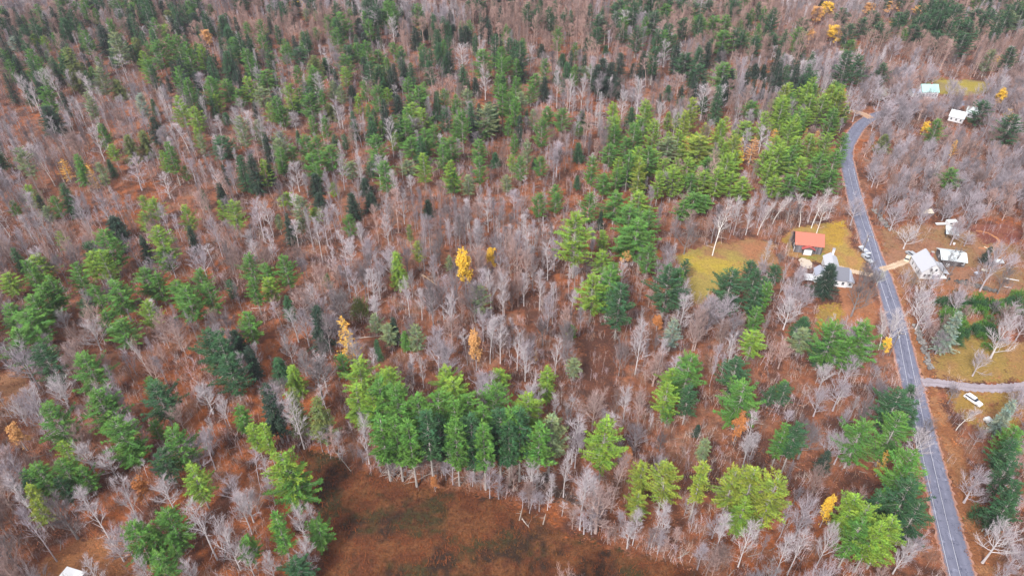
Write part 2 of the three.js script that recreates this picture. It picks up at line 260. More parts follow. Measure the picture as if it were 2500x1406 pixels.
function wayDist(x, z) { let b = 1e9; for (const w of ways) for (let i = 0; i < w.pts.length; i += 1) { const p = w.pts[i], d = Math.hypot(p.x - x, -p.z - z) - w.w / 2; if (d < b) b = d; } return b; }
{
  const data = new Uint8Array(MN * MN * 4), lin = new Float32Array(MN * MN * 3);
  const mix = (a, b, t) => a + (b - a) * t, sm = (t, a, b) => { t = Math.min(1, Math.max(0, (t - a) / (b - a))); return t * t * (3 - 2 * t); };
  const X = (i) => (i + 0.5) / MN * 2 * MX - MX, ZZ = (j) => MZ0 + (j + 0.5) / MN * (MZ1 - MZ0);
  for (let j = 0; j < MN; j++) for (let i = 0; i < MN; i++) { // leaf litter of the forest
    const x = X(i), z = ZZ(j), a = fbm(x / 34, z / 34, 3), b = fbm(x / 7 + 50, z / 7, 3), e = vnoise(x / 1.3 + 9, z / 1.3);
    const rust = sm(a, 0.42, 0.62), dark = Math.max(sm(b, 0.5, 0.66) * 0.85, sm(vnoise(x / 2.6 + 4, z / 2.6), 0.62, 0.9) * 0.8), tan = sm(b, 0.46, 0.28) * 0.65;
    let r = mix(0.43, 0.54, rust), g = mix(0.148, 0.15, rust), bl = mix(0.068, 0.038, rust);
    r = mix(r, 0.13, dark); g = mix(g, 0.045, dark); bl = mix(bl, 0.028, dark);
    r = mix(r, 0.47, tan); g = mix(g, 0.225, tan); bl = mix(bl, 0.14, tan);
    const s = 0.5 + 0.62 * e + 0.46 * hash2(i, j);
    const o = (j * MN + i) * 3; lin[o] = r * s; lin[o + 1] = g * s * (0.93 + 0.14 * hash2(j, i)); lin[o + 2] = bl * s;
  }
  const paint = (P, f, soft = 1, warp = 4, gain = 1.3) => {
    let x0 = 1e9, x1 = -1e9, z0 = 1e9, z1 = -1e9; for (const [x, z] of P) { x0 = Math.min(x0, x); x1 = Math.max(x1, x); z0 = Math.min(z0, z); z1 = Math.max(z1, z); }
    const i0 = Math.max(0, Math.floor((x0 - 8 + MX) / (2 * MX) * MN)), i1 = Math.min(MN - 1, Math.ceil((x1 + 8 + MX) / (2 * MX) * MN)), j0 = Math.max(0, Math.floor((z0 - 8 - MZ0) / (MZ1 - MZ0) * MN)), j1 = Math.min(MN - 1, Math.ceil((z1 + 8 - MZ0) / (MZ1 - MZ0) * MN));
    for (let j = j0; j <= j1; j++) for (let i = i0; i <= i1; i++) {
      const x = X(i), z = ZZ(j), wx = x + (fbm(x / 5 + 3, z / 5, 3) - 0.5) * warp * 2 + (hash2(i, j) - 0.5) * soft, wz = z + (fbm(x / 5 + 71, z / 5 + 13, 3) - 0.5) * warp * 2 + (hash2(j, i + 7) - 0.5) * soft;
      if (!inside(P, wx, wz)) continue;
      const k = f(x, z, i, j), o = (j * MN + i) * 3, s = 0.74 + 0.52 * hash2(i + 31, j), t = k[3] ?? 1;
      for (let c = 0; c < 3; c++) lin[o + c] = mix(lin[o + c], k[c] * s * gain, t);
    }
  };
  const two = (A, B, sc) => (x, z) => { const t = sm(fbm(x / sc + 5, z / sc + 8, 4), 0.36, 0.64); return [mix(A[0], B[0], t), mix(A[1], B[1], t), mix(A[2], B[2], t)]; };
  paint(Z.bank, two([0.34, 0.125, 0.045], [0.46, 0.21, 0.09], 3), 2, 2);
  paint(Z.eastYard, two([0.38, 0.215, 0.095], [0.42, 0.20, 0.115], 9), 3, 5);
  paint(Z.eastLeaves, two([0.52, 0.205, 0.085], [0.42, 0.16, 0.07], 5), 2, 2);
  paint(Z.redBrush, two([0.24, 0.06, 0.04], [0.34, 0.11, 0.06], 6), 2, 3);
  paint(Z.eastField, two([0.44, 0.235, 0.08], [0.40, 0.26, 0.06], 8), 3, 4);
  paint(Z.eastGrass, two([0.42, 0.25, 0.05], [0.46, 0.21, 0.08], 6), 3, 3);
  paint(Z.lawn, two([0.44, 0.33, 0.075], [0.42, 0.22, 0.09], 9), 2, 3);
  paint(Z.lawnGold, two([0.54, 0.40, 0.045], [0.52, 0.36, 0.07], 7), 2, 3);
  paint(Z.lawnLeaves, two([0.47, 0.20, 0.09], [0.42, 0.23, 0.10], 6), 3, 3);
  paint(Z.yard, two([0.50, 0.33, 0.075], [0.52, 0.27, 0.09], 5), 2, 2);
  paint(Z.yardGold, two([0.62, 0.40, 0.02], [0.54, 0.32, 0.04], 4), 2, 2);
  paint(Z.yardLeft, two([0.48, 0.31, 0.04], [0.42, 0.25, 0.06], 4), 1, 1);
  paint(Z.yardGreen, two([0.33, 0.30, 0.05], [0.40, 0.27, 0.08], 3), 1, 1.5);
  paint(Z.leafYard, two([0.52, 0.215, 0.10], [0.44, 0.17, 0.075], 4), 1, 1.5);
  paint(Z.goldGrass, two([0.50, 0.32, 0.035], [0.42, 0.27, 0.06], 4), 2, 2);
  paint(Z.churchLawn, two([0.46, 0.36, 0.05], [0.36, 0.27, 0.10], 14), 3, 3);
  paint(Z.glade, two([0.50, 0.24, 0.12], [0.44, 0.20, 0.10], 4), 2, 3);
  paint(Z.leafCorner, two([0.46, 0.19, 0.07], [0.34, 0.13, 0.05], 3), 2, 3);
  paint(Z.gully, two([0.24, 0.08, 0.042], [0.15, 0.055, 0.034], 4), 3, 4, 1);
  const M1 = two([0.22, 0.060, 0.017], [0.31, 0.11, 0.034], 3.2), M2 = two([0.055, 0.022, 0.009], [0.085, 0.062, 0.014], 6);
  paint(Z.meadow, (x, z) => { const a = M1(x, z), b = M2(x, z), t = sm(fbm(x / 13 + 31, z / 9 + 3, 4) + 0.3 * (vnoise(x / 1.6, z / 1.6) - 0.5), 0.42, 0.70); return a.map((v, i) => mix(v, b[i], t)); }, 2, 3, 1);
  paint(Z.wet, () => [0.10, 0.055, 0.04], 2, 3);
  const enc = (v) => { v *= 0.425; v = Math.min(1, Math.max(0, v)); return Math.round(255 * (v <= 0.0031308 ? 12.92 * v : 1.055 * Math.pow(v, 1 / 2.4) - 0.055)); };
  for (let k = 0; k < MN * MN; k++) { data[k * 4] = enc(lin[k * 3]); data[k * 4 + 1] = enc(lin[k * 3 + 1]); data[k * 4 + 2] = enc(lin[k * 3 + 2]); data[k * 4 + 3] = 255; }
  const map = new THREE.DataTexture(data, MN, MN); map.colorSpace = THREE.SRGBColorSpace; map.magFilter = THREE.LinearFilter; map.wrapS = map.wrapT = THREE.MirroredRepeatWrapping; map.needsUpdate = true;
  const bn = 512, bd = new Uint8Array(bn * bn * 4); // tiled leaf relief
  for (let j = 0; j < bn; j++) for (let i = 0; i < bn; i++) { const v = Math.round(255 * (0.55 * vnoise(i / 6, j / 6) + 0.45 * hash2(i >> 1, j >> 1))); bd.set([v, v, v, 255], (j * bn + i) * 4); }
  const bump = new THREE.DataTexture(bd, bn, bn); bump.wrapS = bump.wrapT = THREE.RepeatWrapping; bump.magFilter = THREE.LinearFilter; bump.repeat.set(2 * MX / 30, (MZ1 - MZ0) / 30); bump.needsUpdate = true;
  const g = new THREE.PlaneGeometry(9000, 9000, 60, 60).rotateX(-Math.PI / 2), p = g.attributes.position, uv = g.attributes.uv;
  for (let i = 0; i < p.count; i++) uv.setXY(i, (p.getX(i) + MX) / (2 * MX), (-p.getZ(i) - MZ0) / (MZ1 - MZ0));
  put(shade(new THREE.Mesh(g, new THREE.MeshStandardMaterial({ map, bumpMap: bump, bumpScale: 0.25, roughness: 1 }))), 'ground', { label: 'forest floor of rust brown fallen leaves with lawns and a brown meadow', kind: 'structure' });
}
// roads as flat ribbons
function ribbon(curve, w, y, n, edge = 0) {
  const pts = curve.getSpacedPoints(n), pos = [], uv = [], idx = [], r = rng(5); let s = 0;
  pts.forEach((p, i) => {
    const d = pts[Math.min(i + 1, n)].clone().sub(pts[Math.max(i - 1, 0)]).normalize(), nx = -d.z, nz = d.x; if (i) s += p.distanceTo(pts[i - 1]);
    const a = w / 2 + edge * (r() - 0.5), b = w / 2 + edge * (r() - 0.5);
    for (const [k, f] of [[-a, 0], [0, 0.5], [b, 1]]) { pos.push(p.x + nx * k, y, p.z + nz * k); uv.push(f, s / 60); }
    if (i) for (let k = 0; k < 2; k++) { const q = (i - 1) * 3 + k; idx.push(q, q + 1, q + 3, q + 1, q + 4, q + 3); }
  });
  const g = new THREE.BufferGeometry(); g.setAttribute('position', new THREE.Float32BufferAttribute(pos, 3)); g.setAttribute('uv', new THREE.Float32BufferAttribute(uv, 2)); g.setIndex(idx); g.computeVertexNormals();
  if (g.attributes.normal.getY(4) < 0) { g.setIndex(idx.reverse()); g.computeVertexNormals(); }
  return g;
}
function wayTexture(w, h, f) { const d = new Uint8Array(w * h * 4); for (let j = 0; j < h; j++) for (let i = 0; i < w; i++) { const k = f(i / w, j / h, i, j); d.set([k[0], k[1], k[2], 255].map((v) => Math.max(0, Math.min(255, v))), (j * w + i) * 4); } const t = new THREE.DataTexture(d, w, h); t.colorSpace = THREE.SRGBColorSpace; t.wrapS = t.wrapT = THREE.RepeatWrapping; t.magFilter = THREE.LinearFilter; t.needsUpdate = true; return t; }
{
  const asphalt = wayTexture(64, 512, (u, v, i, j) => {
    const crack = (Math.abs(fbm(u * 3 + 2, v * 26 + 5, 4) - 0.5) < 0.012 || Math.abs(u - 0.5 - 0.02 * Math.sin(v * 60)) < 0.012) ? -26 : 0, track = 7 * Math.exp(-(((u - 0.25) / 0.07) ** 2)) + 7 * Math.exp(-(((u - 0.75) / 0.07) ** 2)), blot = Math.max(0, vnoise(u * 7 + 3, v * 46) - 0.72) * 110, s = 98 + crack + track + blot + 10 * (hash2(i, j) - 0.5) + 14 * (fbm(u * 4, v * 30, 3) - 0.5), leaf = (u < 0.06 || u > 0.94) && hash2(i + 9, j) > 0.6 ? 1 : 0;
    return leaf ? [150, 100, 78] : [s, s + 2, s + 21];
  });
  const mats = { road: new THREE.MeshStandardMaterial({ map: asphalt, roughness: 0.75 }) };
  const dirt = (a, b) => new THREE.MeshStandardMaterial({ map: wayTexture(64, 512, (u, v, i, j) => { const t = fbm(u * 5, v * 40, 3), e = Math.abs(u - 0.5) < 0.09 && hash2(i, j) > 0.5 ? 0.85 : 1, n = 0.9 + 0.2 * hash2(i, j); return a.map((x, k) => (x + (b[k] - x) * t) * n * e); }), roughness: 1 });
  mats.dirt_road = dirt([178, 148, 126], [155, 120, 96]); mats.gravel_track = dirt([150, 142, 152], [128, 118, 124]); mats.driveway = dirt([188, 168, 148], [160, 132, 108]); mats.footpath = dirt([165, 118, 78], [150, 92, 62]);
  const shoulder = dirt([165, 130, 118], [135, 92, 74]);
  ways.forEach((w, i) => {
    if (i === 0) put(shade(new THREE.Mesh(ribbon(w.c, 7.5, 0.012, 640, 0.9), shoulder)), 'road_shoulder', { label: 'narrow pale gravel edges along both sides of the asphalt road', kind: 'structure' });
    put(shade(new THREE.Mesh(ribbon(w.c, w.w, i ? 0.024 + 0.004 * i : 0.02, i ? 60 : 640, i ? 0.8 : 0.3), mats[w.name])), w.name, { label: w.label, kind: 'structure' });
  });
  const a = at(1968, 642), sh = new THREE.Shape(); for (let i = 0; i < 22; i++) { const t = i / 22 * 6.283, R = (0.8 + 0.35 * vnoise(i * 0.9, 3)); sh[i ? 'lineTo' : 'moveTo'](Math.cos(t) * 2.6 * R, Math.sin(t) * 3.4 * R); }
  const pg = new THREE.ShapeGeometry(sh).rotateX(-Math.PI / 2).translate(a.x, 0.014, a.z); put(shade(new THREE.Mesh(pg, mat(0.42, 0.36, 0.30, 1))), 'gravel_pad', { label: 'cream gravel turning pad beside the white farmhouse', kind: 'structure' });
}
// ---------------------------------------------------------------- buildings
const M = {
  white: mat(0.62, 0.63, 0.67, 0.7), wood: mat(0.115, 0.105, 0.11, 0.95), darkwood: mat(0.05, 0.04, 0.045, 0.95), redRoof: mat(0.40, 0.125, 0.085, 0.6), redTrim: mat(0.36, 0.07, 0.065, 0.6),
  shingle: mat(0.14, 0.145, 0.18, 0.9), slate: mat(0.30, 0.32, 0.40, 0.85), paleRoof: mat(0.40, 0.41, 0.46, 0.8), metal: mat(0.56, 0.62, 0.66, 0.5), teal: mat(0.33, 0.62, 0.60, 0.5), glass: mat(0.04, 0.05, 0.07, 0.12), brick: mat(0.30, 0.11, 0.09, 0.9),
  stone: mat(0.30, 0.28, 0.27, 0.95), black: mat(0.02, 0.02, 0.025, 0.7), cream: mat(0.62, 0.55, 0.42, 0.8), silver: mat(0.42, 0.45, 0.50, 0.35, { metalness: 0.3 }), tyre: mat(0.02, 0.02, 0.02, 0.9), rust: mat(0.35, 0.14, 0.07, 0.9), tarp: mat(0.55, 0.62, 0.75, 0.6), pole: mat(0.16, 0.13, 0.12, 0.95), wire: mat(0.6, 0.6, 0.65, 0.5), tan: mat(0.55, 0.40, 0.26, 0.9), lamp: mat(0.8, 0.8, 0.78, 0.2), red: mat(0.4, 0.02, 0.02, 0.3), olive: mat(0.12, 0.12, 0.06, 0.9),
};
const box = (w, h, d, x = 0, y = 0, z = 0) => new THREE.BoxGeometry(w, h, d).translate(x, y, z);
function span(a, b) { const A = at(...a), B = at(...b); return { x: (A.x + B.x) / 2, z: (A.z + B.z) / 2, L: Math.hypot(B.x - A.x, B.z - A.z), turn: Math.atan2(-(B.z - A.z), B.x - A.x) }; }
// walls with two gables; length L along x, width W along z from z0 backwards
function gable(o, { L, W, e, rise, x = 0, z = 0, wall, roof, over = 0.35, across = false, seams = 0, base = 0 }) {
  const h = new THREE.Shape([[-W / 2, 0], [W / 2, 0], [W / 2, e], [0, e + rise], [-W / 2, e]].map(([p, q]) => new THREE.Vector2(p, q)));
  const g = new THREE.ExtrudeGeometry(h, { depth: L, bevelEnabled: false }).translate(0, 0, -L / 2).rotateY(Math.PI / 2);
  const slope = Math.hypot(W / 2, rise), ang = Math.atan2(rise, W / 2), sl = slope + over, parts = [];
  for (const s of [-1, 1]) {
    const q = [box(L + 2 * over, 0.14, sl, 0, 0.09, 0)];
    if (seams) for (let i = 0; i <= seams; i++) q.push(box(0.06, 0.07, sl - 0.02, -L / 2 - over + 0.03 + i / seams * (L + 2 * over - 0.06), 0.19, 0));
    const m = mergeGeometries(q); m.translate(0, 0, -s * (sl / 2)); // ridge at z = 0, running down
    m.rotateX(s * -ang); parts.push(m);
  }
  const r = mergeGeometries([parts[0], parts[1]]).translate(0, e + rise, 0);
  for (const q of [g, r]) { if (across) q.rotateY(Math.PI / 2); q.translate(x, base, z); }
  part(o, 'wall', g, wall); return part(o, 'roof', r, roof);
}
function windowAt(o, x, y, z, w, h, turn = 0, frame = M.white, pane = M.glass) {
  const f = part(o, 'window', mergeGeometries([box(w + 0.24, 0.12, 0.1, 0, h / 2 + 0.06, 0), box(w + 0.3, 0.12, 0.14, 0, -h / 2 - 0.06, 0), box(0.12, h, 0.1, -w / 2 - 0.06, 0, 0), box(0.12, h, 0.1, w / 2 + 0.06, 0, 0), box(w, 0.06, 0.08, 0, 0, 0)]), frame);
  f.position.set(x, y, z); f.rotation.y = turn; part(f, 'pane', box(w, h, 0.05, 0, 0, 0), pane); return f;
}
function doorAt(o, x, y, z, w, h, m, turn = 0) { const d = part(o, 'door', box(w, h, 0.09, 0, h / 2, 0), m); d.position.set(x, y, z); d.rotation.y = turn; part(d, 'handle', box(0.06, 0.2, 0.08, w * 0.36, h * 0.48, 0.08), M.black); return d; }
function seat(a, b, name, label, category, group) { const s = span(a, b), o = thing(name, label, category, s.x, s.z, s.turn, group); o.L = s.L; return o; }

{ // the red-roofed barn
  const o = seat([1936, 615], [2008, 622.5], 'barn', 'weathered dark wooden barn with a bright red metal roof and red-gabled white door', 'barn');
  const L = o.L - 0.8, W = 9, e = 3.9;
  gable(o, { L, W, e, rise: 2.9, z: -W / 2, wall: M.darkwood, roof: M.redRoof, over: 0.4, seams: 16 });
  const r = rng(8), n = Math.round(L / 0.5); const tones = [0.09, 0.12, 0.15, 0.2].map((v) => mat(v, v * 0.95, v * 1.06, 0.95));
  const bg = box(L / n - 0.05, e - 0.12, 0.05, 0, e / 2, 0);
  for (let i = 0; i < n; i++) { const x = -L / 2 + (i + 0.5) / n * L; if (Math.abs(x + 0.3) < 1.9) continue; const b = part(o, 'plank', bg, tones[Math.floor(r() * 4)]); b.position.set(x, 0, 0.026 + r() * 0.02); }
  // gabled hood over the door
  const hood = part(o, 'hood', box(3.6, 0.2, 1.3, -0.3, 2.62, 0.66), M.wood); for (const x of [-2.0, 1.4]) part(hood, 'post', box(0.22, 2.5, 1.3, x, 1.26, 0.66), M.wood);
  const hl = box(2.9, 0.14, 1.9, -1.4, 0, 0.75).rotateZ(0.46).translate(-0.3, 4.0, 0), hrr = box(2.9, 0.14, 1.9, 1.4, 0, 0.75).rotateZ(-0.46).translate(-0.3, 4.0, 0.004);
  part(hood, 'hood_roof', mergeGeometries([hl, hrr]), M.redTrim);
  const tri = new THREE.Shape([new THREE.Vector2(-2.2, 2.7), new THREE.Vector2(1.6, 2.7), new THREE.Vector2(-0.3, 3.85)]); part(hood, 'gable_end', new THREE.ExtrudeGeometry(tri, { depth: 0.08, bevelEnabled: false }).translate(0, 0, 1.3), M.wood);
  const d = doorAt(o, -0.3, 0.05, 1.25, 3.0, 2.45, M.white); for (let i = 1; i < 4; i++) { const p = part(d, 'panel', box(2.8, 0.5, 0.04), mat(0.78, 0.78, 0.78, 0.6)); p.position.set(0, i * 0.6 - 0.22, 0.06); }
  windowAt(o, -L / 2 - 0.02, 2.2, -2.4, 0.8, 0.9, -Math.PI / 2, M.white);
  doorAt(o, -L / 2 - 0.03, 0.1, -0.8, 0.9, 2.0, M.white, -Math.PI / 2);
}
{ // white farmhouse with its wing, rear ell, porches
  const o = seat([2012, 696], [2066, 702.5], 'farmhouse', 'white farmhouse with dark shingled roof half hidden by a conifer', 'house');
  const L = o.L;
  gable(o, { L, W: 8.4, e: 3.1, rise: 3.0, z: -4.2, wall: M.white, roof: M.shingle });
  gable(o, { L: 4.6, W: 3.4, e: 3.3, rise: 1.6, x: -L / 2 - 1.7, z: -3.4, wall: M.white, roof: M.slate, across: true });
  gable(o, { L: 6.4, W: 4.6, e: 3.4, rise: 1.8, x: -L / 2 + 3.4, z: -11.6, wall: M.white, roof: M.paleRoof, across: true });
  const ch = part(o, 'chimney', box(0.8, 2.6, 0.8, -L / 2 + 3.8, 6.2, -14.2), M.white); part(ch, 'chimney_cap', box(1.0, 0.2, 1.0, -L / 2 + 3.8, 7.6, -14.2), M.slate);
  const pr = part(o, 'porch', box(2.2, 0.2, 7.6, L / 2 + 1.1, 0.3, -3.9), M.white);
  part(pr, 'porch_roof', box(2.8, 0.14, 8.4, 0, 0, 0).rotateZ(-0.22).translate(L / 2 + 1.1, 3.0, -4), M.slate);
  for (let i = 0; i < 4; i++) { const c = part(pr, 'column', box(0.16, 2.3, 0.16), M.white); c.position.set(L / 2 + 2.1, 1.55, -0.4 - i * 2.4); }
  for (let i = 0; i < 4; i++) windowAt(o, -L / 2 + 1.4 + i * 2.5, 1.8, 0.05, 0.9, 1.3);
  windowAt(o, -L / 2 - 2.4, 2.0, -1.06, 0.8, 1.2); windowAt(o, -L / 2 - 1.1, 2.0, -1.06, 0.8, 1.2); windowAt(o, L / 2 + 0.05, 3.9, -4.2, 0.8, 1.1, Math.PI / 2);
  windowAt(o, -L / 2 - 3.46, 1.9, -3.6, 1.0, 1.2, -Math.PI / 2);
  doorAt(o, L / 2 + 0.06, 0.4, -2.8, 0.95, 2.05, M.slate, Math.PI / 2);
  const dk = part(o, 'deck', box(3.4, 0.25, 4.2, -L / 2 - 5.2, 0.7, -3.2), M.white);
  for (let i = 0; i < 6; i++) { const b = part(dk, 'baluster', box(0.12, 1.0, 0.12), M.white); b.position.set(-L / 2 - 6.8 + i * 0.64, 1.3, -1.2); }
  part(dk, 'rail', mergeGeometries([box(3.5, 0.1, 0.14, -L / 2 - 5.2, 1.85, -1.2), box(0.14, 0.1, 4.0, -L / 2 - 6.85, 1.85, -3.2)]), M.white);
  const b2 = part(o, 'entry_roof', box(2.6, 0.14, 2.0, 0, 0, 0).rotateX(0.3).translate(-L / 2 - 1.0, 2.6, 0.1), M.white);
}
{ // white gable house east of the road
  const o = seat([2245, 679], [2298, 684.5], 'gable_house', 'white clapboard house with pale grey roof and brick chimney facing the wood', 'house');
  const L = o.L, D = 10.4; o.rotation.y += 0.10;
  gable(o, { L: D, W: L, e: 3.2, rise: 3.7, z: -D / 2, wall: M.white, roof: M.paleRoof, across: true, over: 0.3 });
  const ch = part(o, 'chimney', box(0.9, 2.4, 0.9, 0.7, 7.0, -D * 0.62), M.brick); part(ch, 'chimney_cap', box(1.05, 0.15, 1.05, 0.7, 8.27, -D * 0.62), M.stone);
  for (const x of [-2.6, -0.9, 2.4]) windowAt(o, x, 1.7, 0.05, 0.85, 1.3); windowAt(o, -0.9, 4.4, 0.05, 0.8, 1.1); windowAt(o, 0.9, 4.4, 0.05, 0.8, 1.1);
  for (const z of [-2.2, -5, -8]) windowAt(o, -L / 2 - 0.05, 1.7, z, 0.85, 1.3, -Math.PI / 2);
  doorAt(o, 0.9, 0.05, 0.06, 1.0, 2.1, M.slate);
  const p = part(o, 'porch', box(2.6, 0.2, 7, L / 2 + 1.3, 0.2, -4.2), M.white); part(p, 'porch_roof', box(3.1, 0.14, 7.6, 0, 0, 0).rotateZ(-0.28).translate(L / 2 + 1.3, 2.75, -4.2), M.paleRoof);
  for (let i = 0; i < 3; i++) { const c = part(p, 'column', box(0.15, 2.1, 0.15), M.white); c.position.set(L / 2 + 2.4, 1.3, -1.1 - i * 3); }
}
{ // long shed with white metal roof
  const o = seat([2294, 645], [2357, 653], 'long_shed', 'long low shed with a shiny white metal roof behind the gable house', 'shed');
  const L = o.L - 0.6; gable(o, { L, W: 7.6, e: 2.5, rise: 1.5, z: -3.8, wall: M.wood, roof: M.metal, over: 0.45, seams: 14 });
  for (const x of [-3.4, -0.6, 2.4]) doorAt(o, x, 0.02, 0.06, 1.8, 2.1, M.darkwood);
  windowAt(o, L / 2 - 0.9, 1.6, 0.05, 0.7, 0.8); windowAt(o, -L / 2 - 0.05, 1.6, -3.6, 0.8, 0.8, -Math.PI / 2);
}
{ // open wood shelter with one pitch
  const o = seat([2310, 580], [2335, 584], 'shelter', 'small open-fronted shelter under a tilted white roof behind the long shed', 'shelter');
  const L = o.L; for (const [x, z, h] of [[-L / 2, 0, 2.0], [L / 2, 0, 2.0], [-L / 2, -3.4, 3.0], [L / 2, -3.4, 3.0]]) { const p = part(o, 'post', box(0.16, h, 0.16), M.wood); p.position.set(x, h / 2, z); }
  part(o, 'roof', box(L + 1, 0.14, 4.6, 0, 0, 0).rotateX(0.29).translate(0, 2.65, -1.7), M.metal);
  part(o, 'back_wall', box(L - 0.2, 2.6, 0.1, 0, 1.3, -3.4), M.wood); part(o, 'log_stack', mergeGeometries([0, 1, 2, 3, 4, 5, 6].map((i) => new THREE.CylinderGeometry(0.22, 0.22, 1.6, 7).rotateX(Math.PI / 2).translate(-1.2 + (i % 4) * 0.46 + (i > 3 ? 0.23 : 0), 0.24 + (i > 3 ? 0.4 : 0), -2.2))), M.tan);
}
{ // the white house with a turquoise roof, far off by the lawn
  const o = seat([2249, 240], [2288, 240.5], 'house', 'white five-window house with a turquoise metal roof by the far lawn', 'house');
  const L = o.L; gable(o, { L, W: 8, e: 3.8, rise: 3.1, z: -4, wall: M.white, roof: M.teal, seams: 12, over: 0.3 });
  for (let i = 0; i < 5; i++) windowAt(o, -L / 2 + 1.1 + i * (L - 2.2) / 4, 2.0, 0.05, 0.75, 1.5); windowAt(o, -L / 2 - 0.05, 2.0, -2.4, 0.75, 1.4, -Math.PI / 2); windowAt(o, -L / 2 - 0.05, 2.0, -5.6, 0.75, 1.4, -Math.PI / 2);
  part(o, 'chimney', box(0.7, 1.4, 0.7, 1.0, 7.2, -4), M.brick);
  gable(o, { L: 4.4, W: 5, e: 2.5, rise: 1.4, x: -L / 2 - 2.3, z: -4.2, wall: M.white, roof: M.slate, over: 0.2 }); windowAt(o, -L / 2 - 1.6, 1.5, -1.65, 0.7, 1.0); doorAt(o, -L / 2 - 3.2, 0.05, -1.64, 0.9, 2.0, M.slate);
}
for (const [a, b, label, W, rise, tn] of [[[2318, 296], [2347, 300], 'white house with a pale roof in the thicket, nearer the turquoise-roofed house', 9, 2.2, -0.55], [[2360, 287], [2390, 290], 'white house with a pale roof partly behind a dark pine', 8, 2.2, -0.5]]) {
  const o = seat(a, b, 'house', label, 'house', 'pair of pale-roofed houses near the far road'), L = o.L + 1.4; o.rotation.y += tn * 0.5;
  gable(o, { L, W, e: 2.6, rise, z: -W / 2, wall: M.white, roof: M.metal, over: 0.3, seams: 8 });
  for (const x of [-2.2, 0.2, 2.4]) windowAt(o, x, 1.5, 0.05, 0.8, 1.1); windowAt(o, -L / 2 - 0.05, 1.5, -4, 0.8, 1.1, -Math.PI / 2); doorAt(o, -L / 2 - 0.05, 0.05, -2, 0.9, 2.0, M.slate, -Math.PI / 2);
}
{ // the corner of a shed below the left edge of the picture
  const o = seat([126, 1456], [172, 1456], 'hut', 'hut with a plain white roof standing alone among orange fallen leaves', 'hut');
  const L = o.L + 0.4; o.rotation.y -= 0.28; part(o, 'wall', box(L, 2.2, 6.5, 0, 1.1, -2.2), M.slate); part(o, 'roof', box(L + 0.5, 0.2, 7.2, 0, 2.32, -2.2), mat(0.86, 0.86, 0.88, 0.4));
  doorAt(o, -L / 2 - 0.06, 0.02, -1.2, 0.9, 1.9, M.white, -Math.PI / 2); windowAt(o, L / 2 + 0.05, 1.4, -3, 0.9, 0.8, Math.PI / 2);
}
// ---------------------------------------------------------------- vehicles
function car(name, label, px, py, turn, paint, o = {}) {
  const g = at(px, py), t = thing(name, label, o.category ?? 'car', g.x, g.z, turn, o.group), L = o.L ?? 4.6, Wd = 1.78;
  const prof = (pts, d, z = 0) => new THREE.ExtrudeGeometry(new THREE.Shape(pts.map(([x, y]) => new THREE.Vector2(x, y))), { depth: d - 0.16, bevelEnabled: true, bevelSize: 0.08, bevelThickness: 0.08, bevelSegments: 2 }).translate(0, 0, -d / 2 + 0.08 + z);
  const h = L / 2; part(t, 'body', prof([[-h, 0.35], [-h, 0.85], [-h + 0.2, 0.95], [h - 1.3, 1.0], [h - 0.1, 0.82], [h, 0.6], [h, 0.35]], Wd), paint);
  const cab = o.pickup ? [[-0.6, 0.98], [-0.5, 1.6], [0.5, 1.62], [1.1, 1.0]] : [[-h + 0.2, 0.95], [-h + 0.55, 1.52], [0.45, 1.56], [1.15, 1.0]];
  part(t, 'window', prof(cab, Wd - 0.16), M.glass); const [c1, c2] = [cab[1], cab[2]]; part(t, 'roof', new THREE.BoxGeometry(c2[0] - c1[0] + 0.1, 0.08, Wd - 0.22).translate((c1[0] + c2[0]) / 2, 1.66, 0), paint);
  if (o.pickup) part(t, 'bed', mergeGeometries([box(L / 2 - 0.7, 0.5, 0.1, -h / 2 - 0.35, 1.15, 0.8), box(L / 2 - 0.7, 0.5, 0.1, -h / 2 - 0.35, 1.15, -0.8), box(0.1, 0.5, 1.5, -h + 0.1, 1.15, 0)]), paint);
  for (const x of [-h + 0.85, h - 0.9]) for (const z of [-1, 1]) { const w = part(t, 'wheel', new THREE.CylinderGeometry(0.34, 0.34, 0.22, 14).rotateX(Math.PI / 2), M.tyre); w.position.set(x, 0.34, z * (Wd / 2 - 0.1)); part(w, 'rim', new THREE.CylinderGeometry(0.2, 0.2, 0.24, 10).rotateX(Math.PI / 2), M.silver); }
  for (const z of [-0.6, 0.6]) { const l = part(t, 'headlight', box(0.06, 0.16, 0.34), M.lamp); l.position.set(h + 0.06, 0.66, z); const k = part(t, 'tail_light', box(0.06, 0.2, 0.22), M.red); k.position.set(-h - 0.06, 0.72, z); }
  return t;
}
car('parked_car', 'white van-like car parked on the driveway of the gable house', 2224, 623, 1.9, M.silver, { L: 4.2 });
car('parked_car', 'beige car parked at the shed end of the pale driveway, nearer the road', 2216, 634, 0.9, M.cream, { L: 4.4 });
car('old_car', 'white car with dark windscreen parked by the gravel track edge', 2376, 980, -1.05, mat(0.72, 0.70, 0.74, 0.45), { L: 5.2 });
car('old_car', 'white leaf-strewn pickup parked in the yellow grass beyond the track', 2423, 1040, -1.28, mat(0.66, 0.68, 0.70, 0.5), { L: 5.2, pickup: true, category: 'pickup' });
car('pickup', 'silver pickup standing on the asphalt road near the farmhouse drive', 2117, 634, -1.34, M.silver, { L: 5.4, pickup: true, category: 'pickup' });
